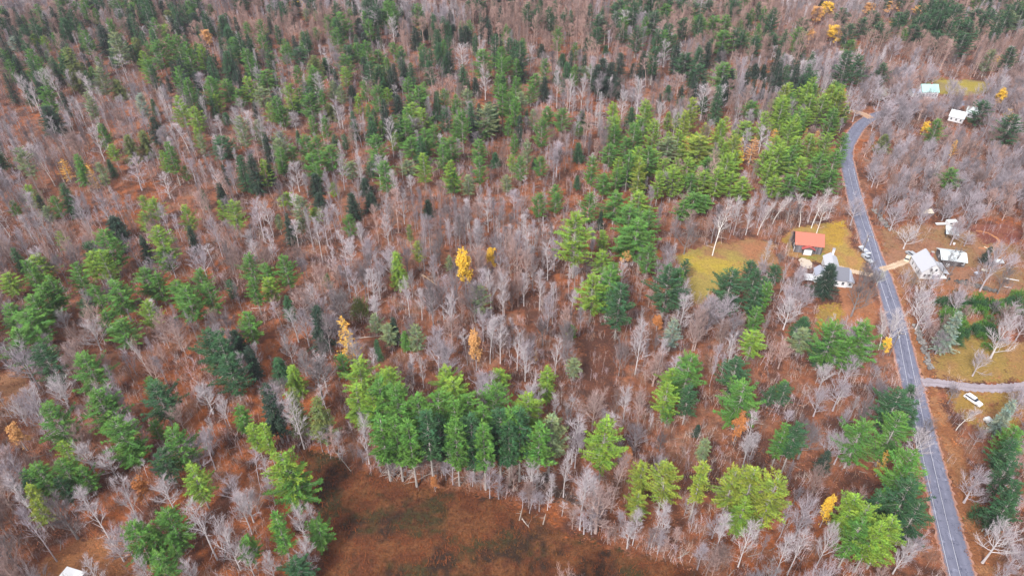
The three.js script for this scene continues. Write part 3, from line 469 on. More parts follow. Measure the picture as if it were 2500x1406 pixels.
{ const g = at(2111, 614), t = thing('flat_trailer', 'flat trailer of pale boards behind the silver pickup on the road', 'trailer', g.x, g.z, -1.34);
  part(t, 'bed', box(5.6, 0.16, 2.1, 0, 0.72, 0), M.silver); const r = rng(3), bg = box(0.55, 0.16, 2.0), mm = [M.white, M.silver, M.slate]; for (let i = 0; i < 7; i++) { const b = part(t, 'board', bg, mm[i % 3]); b.position.set(-2.4 + i * 0.8, 0.89 + r() * 0.05, 0); }
  for (const x of [-0.6, 0.6]) for (const z of [-1, 1]) { const w = part(t, 'wheel', new THREE.CylinderGeometry(0.34, 0.34, 0.2, 12).rotateX(Math.PI / 2), M.tyre); w.position.set(x, 0.34, z * 1.16); } part(t, 'drawbar', box(1.4, 0.1, 0.12, 3.5, 0.55, 0), M.black); }
{ const g = at(2321, 551), t = thing('camper', 'small white camper standing beyond the open shelter', 'camper', g.x, g.z, 0.1);
  part(t, 'body', box(4.2, 1.9, 2.0, 0, 1.45, 0), M.white); part(t, 'roof', box(4.3, 0.12, 2.1, 0, 2.47, 0), M.metal); const w = part(t, 'window', box(1.2, 0.6, 0.06, -0.6, 1.7, 1.01), M.glass); doorAt(t, 1.2, 0.55, 1.02, 0.7, 1.7, M.slate); for (const z of [-0.9, 0.9]) { const q = part(t, 'wheel', new THREE.CylinderGeometry(0.34, 0.34, 0.2, 12).rotateX(Math.PI / 2), M.tyre); q.position.set(0, 0.34, z); } }
// yard clutter
function slab(name, label, cat, px, py, w, d, h, y, tilt, m, turn = 0) { const g = at(px, py), t = thing(name, label, cat, g.x, g.z, turn, undefined); part(t, 'panel', box(w, h, d).rotateX(tilt).translate(0, y, 0), m); for (const x of [-w / 2 + 0.15, w / 2 - 0.15]) for (const z of [-d / 2 + 0.15, d / 2 - 0.15]) { const q = part(t, 'post', box(0.12, y, 0.12), M.wood); q.position.set(x, y / 2 - 0.06 - (z > 0 ? 1 : -1) * Math.sin(tilt) * d / 2 * 0.9 * 0.5, z); } return t; }
slab('lean_to', 'lean-to with a cream roof beneath the bare tree behind the shelter', 'lean-to', 2262, 525, 5.0, 2.6, 0.12, 1.9, 0.25, M.cream, 0.05);
slab('lean_to', 'small pale-roofed tool shelter at the wood edge of the east yard', 'lean-to', 2437, 645, 3.4, 2.0, 0.12, 1.5, 0.2, M.metal, -0.1);
slab('work_table', 'low trestle table with a white sheet in the east yard', 'table', 2385, 670, 1.7, 1.4, 0.08, 0.75, 0.0, M.tarp, 0.4);
slab('trailer_bed', 'flat white trailer bed lying near the camper', 'trailer', 2297, 549, 4.2, 1.4, 0.12, 0.6, 0.04, M.white, 0.06);
slab('pallet_stand', 'pale board stand leaning in the east yard beside the trestle table', 'stand', 2404, 662, 2.0, 1.1, 0.1, 0.5, 0.3, M.cream, -0.6);
{ const pipe = (label, a, b, rad, m, y) => { const A = at(...a), B = at(...b); const g = new Geo(); g.tube([V(A.x, y, A.z), V((A.x + B.x) / 2, y + 0.03, (A.z + B.z) / 2), V(B.x, y, B.z)], [rad, rad, rad * 0.8], 8, [1, 1, 1]); const o = put(shade(new THREE.Mesh(g.build(), m)), 'loose_pole', { label, category: 'pole' }); return o; };
  pipe('long white pole lying on the orange leaves of the east yard', [2454, 680], [2489, 686], 0.17, M.white, 0.18); pipe('shorter white pole lying below the long white one', [2452, 700], [2471, 703], 0.1, M.white, 0.11); pipe('pinkish pole lying in brush at the end of the long shed', [2404, 603], [2413, 608], 0.14, M.cream, 0.15); }
{ const drum = (label, px, py, r, h, m, name, cat) => { const g = at(px, py), t = thing(name, label, cat, g.x, g.z); part(t, 'body', new THREE.LatheGeometry([[0, 0], [r * 0.9, 0], [r, 0.08], [r, h - 0.12], [r * 0.85, h], [r * 0.3, h + 0.04]].map(([a, b]) => new THREE.Vector2(a, b)), 18), m); part(t, 'cap', new THREE.CylinderGeometry(r * 0.3, r * 0.3, 0.12, 10).translate(0, h + 0.09, 0), M.black); };
  drum('white plastic water tank by the front of the long shed', 2314, 650, 0.75, 1.1, M.white, 'water_tank', 'tank'); drum('white drum standing in the grass between shelter and long shed', 2330, 597, 0.45, 0.9, M.white, 'drum', 'drum'); drum('blackish drum beside the twin bare trees of the east yard', 2360, 687, 0.45, 0.9, M.black, 'drum', 'drum'); drum('low black tub under the twin bare trees beside the house corner', 2318, 682, 0.5, 0.6, M.black, 'tub', 'tub'); }
{ const g = at(2421, 648), t = thing('machine', 'dark farm machine under the small dark spruce of the east yard', 'machine', g.x, g.z, 0.3); part(t, 'body', box(2.2, 0.9, 1.1, 0, 0.95, 0), M.black); part(t, 'hood', box(0.9, 0.6, 0.8, 1.3, 0.85, 0), M.rust); for (const [x, z, r] of [[-0.7, 0.65, 0.6], [-0.7, -0.65, 0.6], [1.3, 0.5, 0.38], [1.3, -0.5, 0.38]]) { const w = part(t, 'wheel', new THREE.CylinderGeometry(r, r, 0.24, 14).rotateX(Math.PI / 2), M.tyre); w.position.set(x, r, z); } }
// ---------------------------------------------------------------- power line
{
  const poles = [[2106, 618, 8.6], [2172.4, 868, 10.5], [2290, 1480, 10.5], [2062, 450, 8.6]], lab = ['utility pole on the farmhouse side of the road near the silver pickup', 'utility pole by the golden bush beside the road', 'utility pole near the big dark roadside pines at the field end', 'utility pole hidden by the pines at the road'];
  const tops = [];
  poles.slice(0, 3).forEach(([x, y, h], i) => { const g = at(x, y), t = thing('utility_pole', lab[i], 'utility pole', g.x, g.z, -0.26, 'utility poles along the road'); part(t, 'pole', new THREE.CylinderGeometry(0.13, 0.19, h, 10).translate(0, h / 2, 0), M.pole); part(t, 'crossarm', box(2.6, 0.16, 0.14, 0.6, h - 0.5, 0.16), M.pole); for (const k of [-0.55, 0.5, 1.75]) part(t, 'insulator', new THREE.CylinderGeometry(0.06, 0.08, 0.24, 8).translate(k, h - 0.3, 0.16), M.lamp); part(t, 'transformer', new THREE.CylinderGeometry(0.28, 0.28, 0.9, 12).translate(0.42, h - 2.2, 0.1), M.silver); tops.push({ x: g.x, z: g.z, h }); });
  tops.push({ x: at(2062, 450).x, z: at(2062, 450).z, h: 8.6 });
  const order = [3, 0, 1, 2], c = Math.cos(0.26), s = Math.sin(0.26); let n = 0;
  for (let i = 0; i < 3; i++) { const A = tops[order[i]], B = tops[order[i + 1]], q = []; for (const k of [-0.55, 1.75]) { const P = (T) => V(T.x + c * k - s * 0.16, T.h - 0.18, T.z + s * k + c * 0.16), p0 = P(A), p1 = P(B), g = new Geo(), pts = []; for (let j = 0; j <= 20; j++) { const t = j / 20; pts.push(p0.clone().lerp(p1, t).add(V(0, -4 * 1.0 * t * (1 - t), 0))); } g.tube(pts, pts.map(() => 0.035), 4, [1, 1, 1]); q.push(g.build()); } put(shade(new THREE.Mesh(mergeGeometries(q), M.wire)), 'power_line', { label: ['pair of wires from the silver pickup pole back to the pine grove', 'pair of wires between the pickup pole and the golden-bush pole', 'pair of wires over the road below the golden-bush pole'][i], category: 'power line' }); }
}
// ---------------------------------------------------------------- stone walls, logs
function stones(label, px, n, seed, dark = 1) {
  const r = rng(seed), c = curveOf(px), q = [];
  for (let i = 0; i < n; i++) { const p = c.getPointAt(r()), g = new THREE.IcosahedronGeometry(0.28 + 0.34 * r(), 1), a = g.attributes.position, sd = r() * 90; for (let k = 0; k < a.count; k++) { const f = 0.8 + 0.4 * vnoise(a.getX(k) * 3 + sd, a.getY(k) * 3 + a.getZ(k) * 2); a.setXYZ(k, a.getX(k) * f, a.getY(k) * f * 0.75, a.getZ(k) * f); } g.rotateY(r() * 6).translate(p.x + (r() - 0.5) * 2.2, 0.05 + r() * 0.5, p.z + (r() - 0.5) * 2.2); const v = (0.55 + 0.9 * r()) * dark; q.push(plainColor(g, [v, v, v])); }
  const g = mergeGeometries(q); g.computeVertexNormals(); const o = new THREE.Group(); put(o, 'stone_wall', { label, category: 'stone wall' }); const m = part(o, 'stones', g, new THREE.MeshStandardMaterial({ color: new THREE.Color().setRGB(0.22, 0.205, 0.20), vertexColors: true, roughness: 0.95 })); m.userData.kind = 'stuff';
}
stones('tumbled grey fieldstone wall along the road bank below the bare trees', [[2238, 796], [2246, 820], [2256, 850], [2266, 880], [2274, 905]], 130, 21, 0.7);
stones('dark mossy stone wall between the east yard and the orange leaves', [[2338, 690], [2370, 694], [2400, 704], [2432, 712]], 150, 22, 0.4);
stones('tumbled stone wall beside the road across from the pickup', [[2136, 512], [2150, 530], [2160, 545], [2172, 560]], 80, 23, 0.8);
function log(label, a, b, rad, col, seed) { const r = rng(seed), A = at(...a), B = at(...b), d = V(B.x - A.x, 0, B.z - A.z), T = new Geo(), pts = [], rs = []; for (let i = 0; i <= 6; i++) { pts.push(V(A.x, rad * 0.9 + 0.25, A.z).addScaledVector(d, i / 6).add(V((r() - 0.5) * 0.2, (r() - 0.5) * 0.12, (r() - 0.5) * 0.2))); rs.push(rad * (1 - 0.6 * i / 6)); } T.tube(pts, rs, 6, () => jit(r, col, 0.2)); const o = new THREE.Group(); put(o, 'fallen_log', { label, category: 'log' }); part(o, 'trunk', T.build(), barkMat); const C = new Geo(); for (let i = 0; i < 9; i++) { const p = pts[2 + (i % 5)], e = V(r() - 0.5, 0.15 + 0.6 * r(), r() - 0.5).normalize(); C.tube([p, p.clone().addScaledVector(e, 0.9 + 1.6 * r())], [0.05, 0.015], 3, jit(r, col, 0.2)); } part(o, 'branch', C.build(), barkMat); return o; }
const PALE = [0.34, 0.29, 0.26], TANW = [0.40, 0.26, 0.16];
log('fallen tan trunk lying on dark leaves beside the ragged golden aspen', [1031, 674], [1072, 702], 0.3, TANW, 1); log('pale fallen trunk slanting from the pines into the brown meadow corner', [822, 1108], [856, 1152], 0.22, PALE, 2);
log('bent pale trunk lying beside the dark round hemlock', [868, 828], [936, 822], 0.2, PALE, 4); log('short pale log under the yellow-green pines at the meadow edge', [1655, 1365], [1682, 1350], 0.2, PALE, 5);
log('bleached fallen branch in the meadow near the broken snags', [1274, 1268], [1292, 1290], 0.16, PALE, 6);
for (const [label, x, y, h, ang] of [['pale broken snag standing in the meadow edge brush', 1268, 1270, 5.2, 0.14], ['pale hooked snag in the meadow, farther from the big pines', 1326, 1280, 4.6, 0.12]]) {
  const g = at(x, y), t = thing('snag', label, 'dead tree', g.x, g.z), T = new Geo(), r = rng(x); T.tube([V(0, 0, 0), V(h * ang * 0.5, h * 0.5, 0), V(h * ang, h, 0)], [0.2, 0.16, 0.09], 6, () => jit(r, PALE, 0.15)); part(t, 'trunk', T.build(), barkMat); const C = new Geo(); for (let i = 0; i < 3; i++) C.tube([V(h * ang * (0.6 + 0.13 * i), h * (0.6 + 0.13 * i), 0), V(h * ang * 0.6 + (i - 1.6) * 0.9, h * (0.65 + 0.14 * i), r() - 0.5)], [0.07, 0.02], 4, PALE); part(t, 'branch', C.build(), barkMat);
}
// ---------------------------------------------------------------- trees that the photograph lets one tell apart
// Each entry: kind and tone, then crown centre, crown top, crown width and crown height as measured on an enlargement (x 2.992) of one of
// twelve fields of the photograph; the position, height and width in metres follow from them.
const trees = [];                                     // {o, kind, tone, x, z, H, R}
function fit(kind, px, py, wpx, hpx) {
  const ratio = { P: 0.68, H: 0.92, L: 0.9, D: 0.9 }[kind] ?? 1, lo0 = kind === 'P' ? 9 : kind === 'U' ? 1 : 3.5, hi0 = kind === 'P' ? 31 : kind === 'H' ? 27 : 26;
  let lo = lo0, hi = hi0;
  for (let k = 0; k < 24; k++) { const H = (lo + hi) / 2, g = at(px, py, H), b = toPixel(g.x, H * (1 - ratio), g.z); if (b.y - py < hpx) lo = H; else hi = H; }
  const H = (lo + hi) / 2, g = at(px, py, H);
  return { x: g.x, z: g.z, H, W: wpx / F * g.d };
}
const pick = (list, W, H, k) => { let b = null, bs = 1e9; list.forEach((v, i) => { const s = Math.abs(Math.log((v.R * 2 / v.H) / (W / H))) + 0.25 * hash2(i * 7 + 3, k); if (s < bs) { bs = s; b = v; } }); return b; };
const protos = new Map();
const KIND = { P: ['pine_tree', 'tree'], H: ['hemlock_tree', 'tree'], L: ['larch_tree', 'tree'], D: ['dead_spruce', 'tree'], B: ['bare_tree', 'tree'], V: ['bare_tree', 'tree'], W: ['birch_tree', 'tree'], O: ['autumn_tree', 'tree'], U: ['evergreen_bush', 'bush'] };
function proto(kind, tone, v) { // one of each kind with its parts; later ones are clones of it
  const key = kind + tone + v.H + v.R; if (protos.has(key)) return protos.get(key);
  const o = new THREE.Group(), evergreen = 'PHLDU'.includes(kind);
  part(o, 'trunk', v.trunk, evergreen ? barkMat : twigMats[tone] ?? twigMats.b);
  part(o, 'crown', v.crown, evergreen ? leafMats[tone] : twigMats[tone] ?? twigMats.b);
  if (kind === 'O') part(o, 'foliage', v.leaves, leafMats[tone]);
  shade(o); protos.set(key, o); return o;
}
function plant(kind, tone, x, z, H, W, k = 0) {
  const list = { P: PINES, H: CONES, L: LARCHES, D: [DEADCONE], B: BROADS, V: WOODS, W: BIRCHES, O: LEAFED, U: BUSHES }[kind], v = pick(list, W, H, k), o = proto(kind, tone, v).clone();
  const sy = H / v.H, sx = THREE.MathUtils.clamp(W / (2 * v.R), sy * 0.45, sy * 2.2);
  o.position.set(x, -0.05, z); o.rotation.y = hash2(k * 13 + 5, Math.round(x * 7)) * 6.283; o.scale.set(sx, sy, sx);
  const rec = { o, kind, tone, x, z, H, R: W / 2, v, size: W * H / (at(0, toPixel(x, 0, z).y).d ** 2) }; trees.push(rec); return rec;
}
let serial = 0;
function field(col, row, list) {
  const x0 = col * 625, y0 = [0, 470, 936][row], s = 2.992;
  for (const [code, x, y, w, h, label] of list) {
    const kind = code[0], tone = code[1], f = fit(kind, x0 + x / s, y0 + y / s, w / s, h / s);
    let d = wayDist(f.x, -f.z), n = 0; while (d < 2.2 && 'PHL'.includes(kind) && f.H < 33) { f.H *= 1.04; const g = at(x0 + x / s, y0 + y / s, f.H); f.x = g.x; f.z = g.z; d = wayDist(f.x, -f.z); } // a taller tree rooted nearer
    while (d < 2.2 && n++ < 14) { f.x += (x0 + x / s > 2400 ? 0.6 : -0.6); d = wayDist(f.x, -f.z); } // no trunk stands in a road
    const t = plant(kind, tone, f.x, f.z, f.H, f.W * (kind === 'P' || kind === 'H' ? 1.08 : kind === 'B' ? 1.15 : 1.0), ++serial); if (label) t.label = label;
    t.mark = { x: x0 + x / s, y: y0 + y / s, w: w / s, h: h / s, z: -f.z };
  }
}
field(0, 0, [['H4', 640, 0, 170, 170], ['H3', 450, 130, 130, 160], ['H3', 260, 180, 140, 120], ['P1', 230, 250, 80, 90], ['P1', 300, 260, 60, 110], ['P6', 90, 260, 100, 100], ['H4', 720, 180, 150, 200], ['H4', 940, 130, 150, 130], ['H4', 1055, 65, 100, 120], ['H4', 1170, 0, 120, 100], ['P3', 1335, 30, 70, 130], ['P2', 1525, 30, 60, 80], ['H4', 1400, 90, 130, 150], ['H4', 1490, 110, 120, 140], ['Ho', 1215, 70, 120, 150], ['P1', 1200, 180, 110, 90], ['Ho', 980, 270, 110, 190], ['P1', 1030, 370, 80, 160], ['P2', 1140, 290, 140, 180], ['P5', 820, 240, 140, 200], ['P2', 1270, 250, 110, 200], ['P2', 1350, 300, 110, 220], ['P1', 1455, 320, 90, 170], ['H3', 1610, 110, 120, 160], ['H3', 1650, 190, 120, 170], ['P2', 1700, 270, 100, 120], ['H3', 1640, 370, 120, 200], ['P2', 1790, 350, 90, 220], ['P2', 1790, 160, 70, 120], ['Ho', 480, 340, 170, 300], ['H4', 260, 590, 110, 180], ['P5', 700, 490, 120, 170], ['Ho', 840, 580, 130, 130], ['H4', 330, 770, 200, 190], ['P5', 620, 670, 80, 200], ['P6', 1005, 680, 90, 170], ['H3', 1100, 720, 60, 110], ['H4', 1415, 520, 80, 130], ['P2', 1525, 560, 90, 140], ['P1', 1565, 690, 80, 110], ['P2', 1640, 580, 120, 140], ['P2', 1730, 650, 90, 110], ['P1', 1800, 560, 120, 160], ['H3', 1640, 820, 80, 80], ['P1', 1410, 780, 110, 160], ['P5', 1740, 850, 110, 190], ['H4', 1105, 850, 120, 180], ['Ho', 1025, 950, 130, 180, 'nearer the road of two dense rounded firs standing side by side in pinkish brush'], ['Ho', 915, 980, 120, 190, 'nearer the golden larches of two dense rounded firs standing side by side in pinkish brush'], ['P1', 800, 1050, 80, 110], ['P3', 1605, 1000, 170, 130], ['P5', 1445, 980, 60, 130], ['P1', 1170, 1100, 60, 160], ['P5', 120, 1070, 110, 220], ['LL', 440, 1160, 100, 150], ['LL', 625, 1190, 90, 190], ['H2', 545, 1120, 100, 250, 'green spruce flanked on both sides by pale golden larches'], ['P5', 710, 1180, 80, 160], ['H3', 780, 1160, 70, 120], ['P2', 1335, 1210, 60, 90], ['H3', 1740, 1130, 120, 250], ['H4', 1820, 1120, 120, 280], ['H4', 1590, 1330, 100, 150], ['H4', 740, 900, 60, 120], ['H4', 30, 560, 80, 180], ['H4', 10, 400, 70, 200], ['P2', 200, 360, 110, 150], ['OK', 1500, 240, 90, 110], ['Va', 290, 520, 130, 240], ['Va', 345, 500, 110, 260], ['Va', 190, 600, 100, 260], ['Va', 120, 560, 110, 260], ['Wa', 600, 510, 90, 170], ['Va', 640, 300, 90, 160], ['Va', 1030, 190, 80, 110], ['Va', 660, 920, 150, 260], ['Vb', 950, 1160, 200, 230], ['Wa', 270, 1080, 90, 280, 'white birch trunk leaning out of grey brush above the larch-flanked spruce'], ['Va', 1180, 1270, 150, 180], ['Va', 1560, 1220, 110, 200], ['Vb', 320, 80, 120, 220], ['Vb', 850, 60, 120, 180]]);
field(1, 0, [['P2', 20, 140, 70, 130], ['P2', 30, 250, 90, 150], ['H4', 85, 120, 60, 120], ['H4', 75, 240, 80, 130], ['P5', 355, 60, 50, 80], ['P2', 430, 80, 40, 50], ['OG', 300, 0, 80, 80, 'orange-leaved tree at the very top of the wood'], ['P2', 610, 90, 140, 180], ['P3', 580, 130, 90, 170], ['H4', 745, 125, 90, 130], ['H4', 780, 230, 90, 150], ['P3', 855, 135, 60, 60], ['P3', 930, 80, 80, 120], ['P2', 435, 200, 60, 80], ['P2', 1000, 310, 70, 80], ['P2', 890, 365, 110, 110], ['P3', 660, 330, 110, 130], ['P2', 730, 310, 90, 130], ['H3', 775, 320, 90, 140], ['H4', 780, 410, 100, 180], ['P2', 200, 330, 80, 120], ['P3', 300, 340, 110, 120], ['Ho', 415, 400, 120, 160], ['H3', 500, 420, 110, 110], ['P2', 640, 400, 110, 140], ['P1', 640, 490, 80, 120], ['Ho', 890, 470, 140, 190], ['P2', 290, 480, 80, 110], ['P2', 60, 510, 140, 130], ['P5', 30, 640, 120, 120], ['P1', 230, 600, 90, 190], ['H3', 270, 720, 90, 100], ['P2', 400, 550, 110, 130], ['P3', 350, 600, 80, 100], ['P2', 380, 680, 130, 160], ['P5', 550, 590, 80, 120], ['P5', 610, 620, 60, 130], ['H4', 690, 620, 80, 110], ['P1', 735, 690, 70, 130], ['P2', 880, 620, 110, 170], ['P1', 955, 640, 60, 90], ['H4', 1000, 460, 80, 180], ['H4', 1030, 690, 110, 140], ['H3', 1125, 455, 90, 200], ['H3', 1260, 440, 100, 160], ['H4', 1160, 200, 100, 150], ['H4', 1225, 180, 80, 100], ['H3', 1320, 210, 90, 170], ['H3', 1335, 310, 110, 150], ['H4', 1400, 380, 110, 160], ['H3', 1385, 415, 90, 130], ['H4', 1435, 175, 80, 100], ['H4', 1535, 185, 110, 140], ['H4', 1685, 110, 45, 90], ['H4', 1765, 190, 60, 100], ['P2', 1660, 360, 150, 180], ['P3', 1850, 280, 90, 130], ['P2', 1840, 410, 80, 90], ['H4', 1750, 340, 80, 140], ['H4', 1600, 560, 80, 130], ['P2', 1180, 620, 130, 180], ['P1', 1130, 750, 110, 140], ['P1', 1210, 790, 110, 160], ['P2', 1370, 650, 80, 130], ['P3', 1380, 790, 100, 140], ['H3', 1290, 810, 70, 80], ['P5', 1545, 650, 110, 160], ['P2', 1500, 790, 110, 230], ['H4', 1580, 870, 70, 150], ['P5', 1690, 760, 150, 190], ['P2', 1660, 880, 110, 110], ['P2', 1770, 540, 80, 170], ['P2', 1800, 610, 90, 240], ['P2', 140, 700, 100, 170], ['P1', 90, 750, 80, 120], ['P2', 180, 780, 90, 120], ['Ho', 525, 750, 110, 120], ['P2', 400, 840, 70, 130], ['P2', 490, 850, 70, 150], ['P2', 160, 960, 110, 130], ['P2', 165, 1080, 100, 150], ['H3', 295, 950, 50, 90], ['P2', 350, 980, 110, 160], ['P2', 430, 990, 120, 160], ['P2', 400, 1120, 140, 140], ['P2', 530, 1060, 140, 150], ['P3', 565, 980, 60, 80], ['P3', 640, 980, 60, 100], ['H3', 840, 880, 110, 170], ['P2', 870, 980, 130, 170], ['P2', 860, 1120, 90, 110], ['H3', 885, 1120, 80, 100], ['P2', 990, 840, 90, 110], ['P2', 1080, 870, 150, 170], ['P1', 1010, 970, 80, 110], ['P2', 1130, 1000, 130, 140], ['P2', 1230, 940, 120, 160], ['P2', 1300, 910, 90, 140], ['P2', 1420, 1000, 120, 150], ['P2', 1360, 1060, 110, 150], ['P5', 1100, 1170, 110, 90], ['P1', 1220, 1120, 120, 180], ['P1', 1415, 1170, 90, 190], ['P2', 1440, 1240, 120, 140], ['P2', 1625, 1020, 120, 140], ['P2', 1630, 1140, 110, 170], ['H3', 1745, 1110, 80, 100], ['P3', 830, 1180, 80, 100], ['P2', 930, 1180, 140, 180], ['P5', 680, 1180, 110, 100], ['P1', 40, 1170, 110, 160], ['H4', 80, 1170, 70, 200], ['P2', 180, 1170, 80, 80], ['H4', 420, 1260, 110, 150], ['H4', 790, 1300, 140, 110], ['P1', 555, 1330, 60, 70], ['P5', 1550, 1280, 100, 120], ['P5', 1830, 1280, 80, 100], ['OK', 1200, 165, 130, 90, 'orange beech crown just above the dark conifers at midwood'], ['Va', 990, 130, 110, 190], ['Va', 800, 560, 100, 180], ['Va', 1500, 330, 160, 200], ['Va', 1670, 500, 120, 230], ['Va', 610, 780, 100, 160], ['Va', 270, 1180, 150, 220], ['Va', 1010, 620, 80, 110]]);
field(2, 0, [['H4', 350, 0, 60, 40], ['P3', 800, 0, 150, 130], ['P3', 760, 30, 100, 90], ['P3', 880, 60, 110, 100], ['P3', 1050, 80, 130, 140], ['P2', 1130, 30, 130, 110], ['P3', 1010, 0, 90, 80], ['P3', 1200, 0, 110, 90], ['P3', 1260, 130, 110, 130], ['P3', 1340, 20, 100, 100], ['P2', 1370, 110, 120, 120], ['P3', 1450, 0, 110, 90], ['P2', 1480, 110, 110, 140], ['P2', 1570, 110, 110, 140], ['P2', 1560, 220, 150, 150], ['P3', 1640, 0, 110, 110], ['H3', 1720, 90, 160, 120], ['P3', 1690, 220, 90, 120], ['P3', 1790, 270, 100, 110], ['P3', 300, 110, 70, 100], ['H4', 150, 80, 50, 130], ['P3', 640, 110, 130, 140], ['P3', 620, 200, 90, 130], ['H3', 550, 270, 80, 90], ['P3', 820, 210, 80, 90], ['P3', 920, 190, 110, 160], ['P3', 25, 290, 70, 150], ['P2', 30, 430, 80, 130], ['H4', 220, 320, 100, 90], ['H3', 370, 390, 120, 90], ['H3', 690, 330, 70, 60], ['H4', 670, 420, 140, 200], ['H4', 625, 470, 120, 180], ['H4', 730, 450, 130, 190], ['H4', 800, 380, 100, 200], ['H4', 690, 560, 150, 130], ['H4', 790, 570, 120, 130], ['H4', 890, 460, 60, 100], ['H4', 970, 370, 90, 190], ['H4', 1040, 480, 70, 100], ['P3', 1280, 380, 130, 150], ['P3', 1380, 470, 130, 120], ['P2', 1560, 460, 170, 180], ['H4', 1790, 460, 90, 100], ['H4', 1850, 470, 80, 100], ['H4', 1440, 300, 100, 180], ['H4', 1540, 330, 100, 160], ['P5', 540, 480, 60, 80], ['H3', 410, 460, 70, 100], ['H4', 60, 450, 120, 140], ['H4', 240, 560, 100, 160], ['H3', 330, 510, 70, 90], ['P2', 170, 540, 100, 120], ['P2', 25, 590, 80, 110], ['P2', 140, 620, 80, 110], ['P5', 70, 670, 90, 130], ['H3', 1150, 620, 80, 100], ['DD', 660, 670, 110, 290, 'grey dead spruce standing alone before the black hemlock clump'], ['H3', 880, 780, 90, 140], ['P2', 1000, 770, 90, 140], ['P2', 260, 780, 90, 110], ['P2', 370, 790, 110, 140], ['P5', 160, 800, 80, 110], ['P2', 220, 860, 110, 180], ['H3', 515, 810, 100, 130], ['P2', 490, 890, 60, 90], ['P2', 760, 910, 110, 180], ['P2', 900, 900, 130, 200], ['P2', 840, 1000, 110, 150], ['P1', 1045, 1090, 100, 150], ['P5', 1150, 1000, 150, 150], ['Py', 1380, 990, 220, 170, 'broad olive-gold pine crown between two larches in the roadside grove'], ['LL', 1290, 990, 80, 120], ['P1', 1720, 890, 160, 110], ['P2', 1760, 740, 130, 100], ['LL', 1690, 1000, 70, 140], ['LK', 1780, 1000, 110, 180], ['OG', 1655, 1130, 90, 140, 'bright golden tree glowing in the midst of the green pine grove'], ['P2', 1440, 1150, 120, 130], ['P2', 720, 1050, 110, 140], ['P2', 860, 1110, 110, 200], ['H3', 840, 1200, 100, 150], ['P1', 1190, 1230, 120, 170], ['P1', 1420, 1250, 120, 130], ['P1', 1520, 1230, 130, 170], ['P1', 1620, 1260, 130, 140], ['P1', 1700, 1300, 120, 140], ['P2', 1320, 1270, 100, 110], ['P2', 680, 1270, 120, 130], ['P2', 770, 1230, 90, 130], ['P2', 930, 1310, 90, 90], ['H3', 490, 1040, 90, 130], ['P2', 590, 1140, 90, 200], ['H3', 480, 1280, 60, 90], ['P2', 20, 980, 60, 150], ['P2', 60, 1140, 90, 150], ['H3', 170, 1150, 60, 80], ['P2', 210, 1140, 90, 120], ['P2', 320, 1350, 80, 60], ['P1', 1850, 1100, 100, 140], ['P1', 1300, 1150, 120, 150], ['Va', 140, 330, 100, 190], ['Va', 520, 560, 110, 250], ['Va', 340, 470, 90, 320], ['Va', 430, 580, 120, 250], ['Va', 940, 570, 160, 260], ['Va', 1100, 740, 150, 260], ['Va', 1420, 630, 180, 250], ['Va', 1540, 620, 140, 230], ['Va', 820, 660, 120, 210], ['Va', 1130, 300, 140, 190], ['Vc', 1230, 540, 170, 160], ['Va', 1210, 790, 70, 220]]);
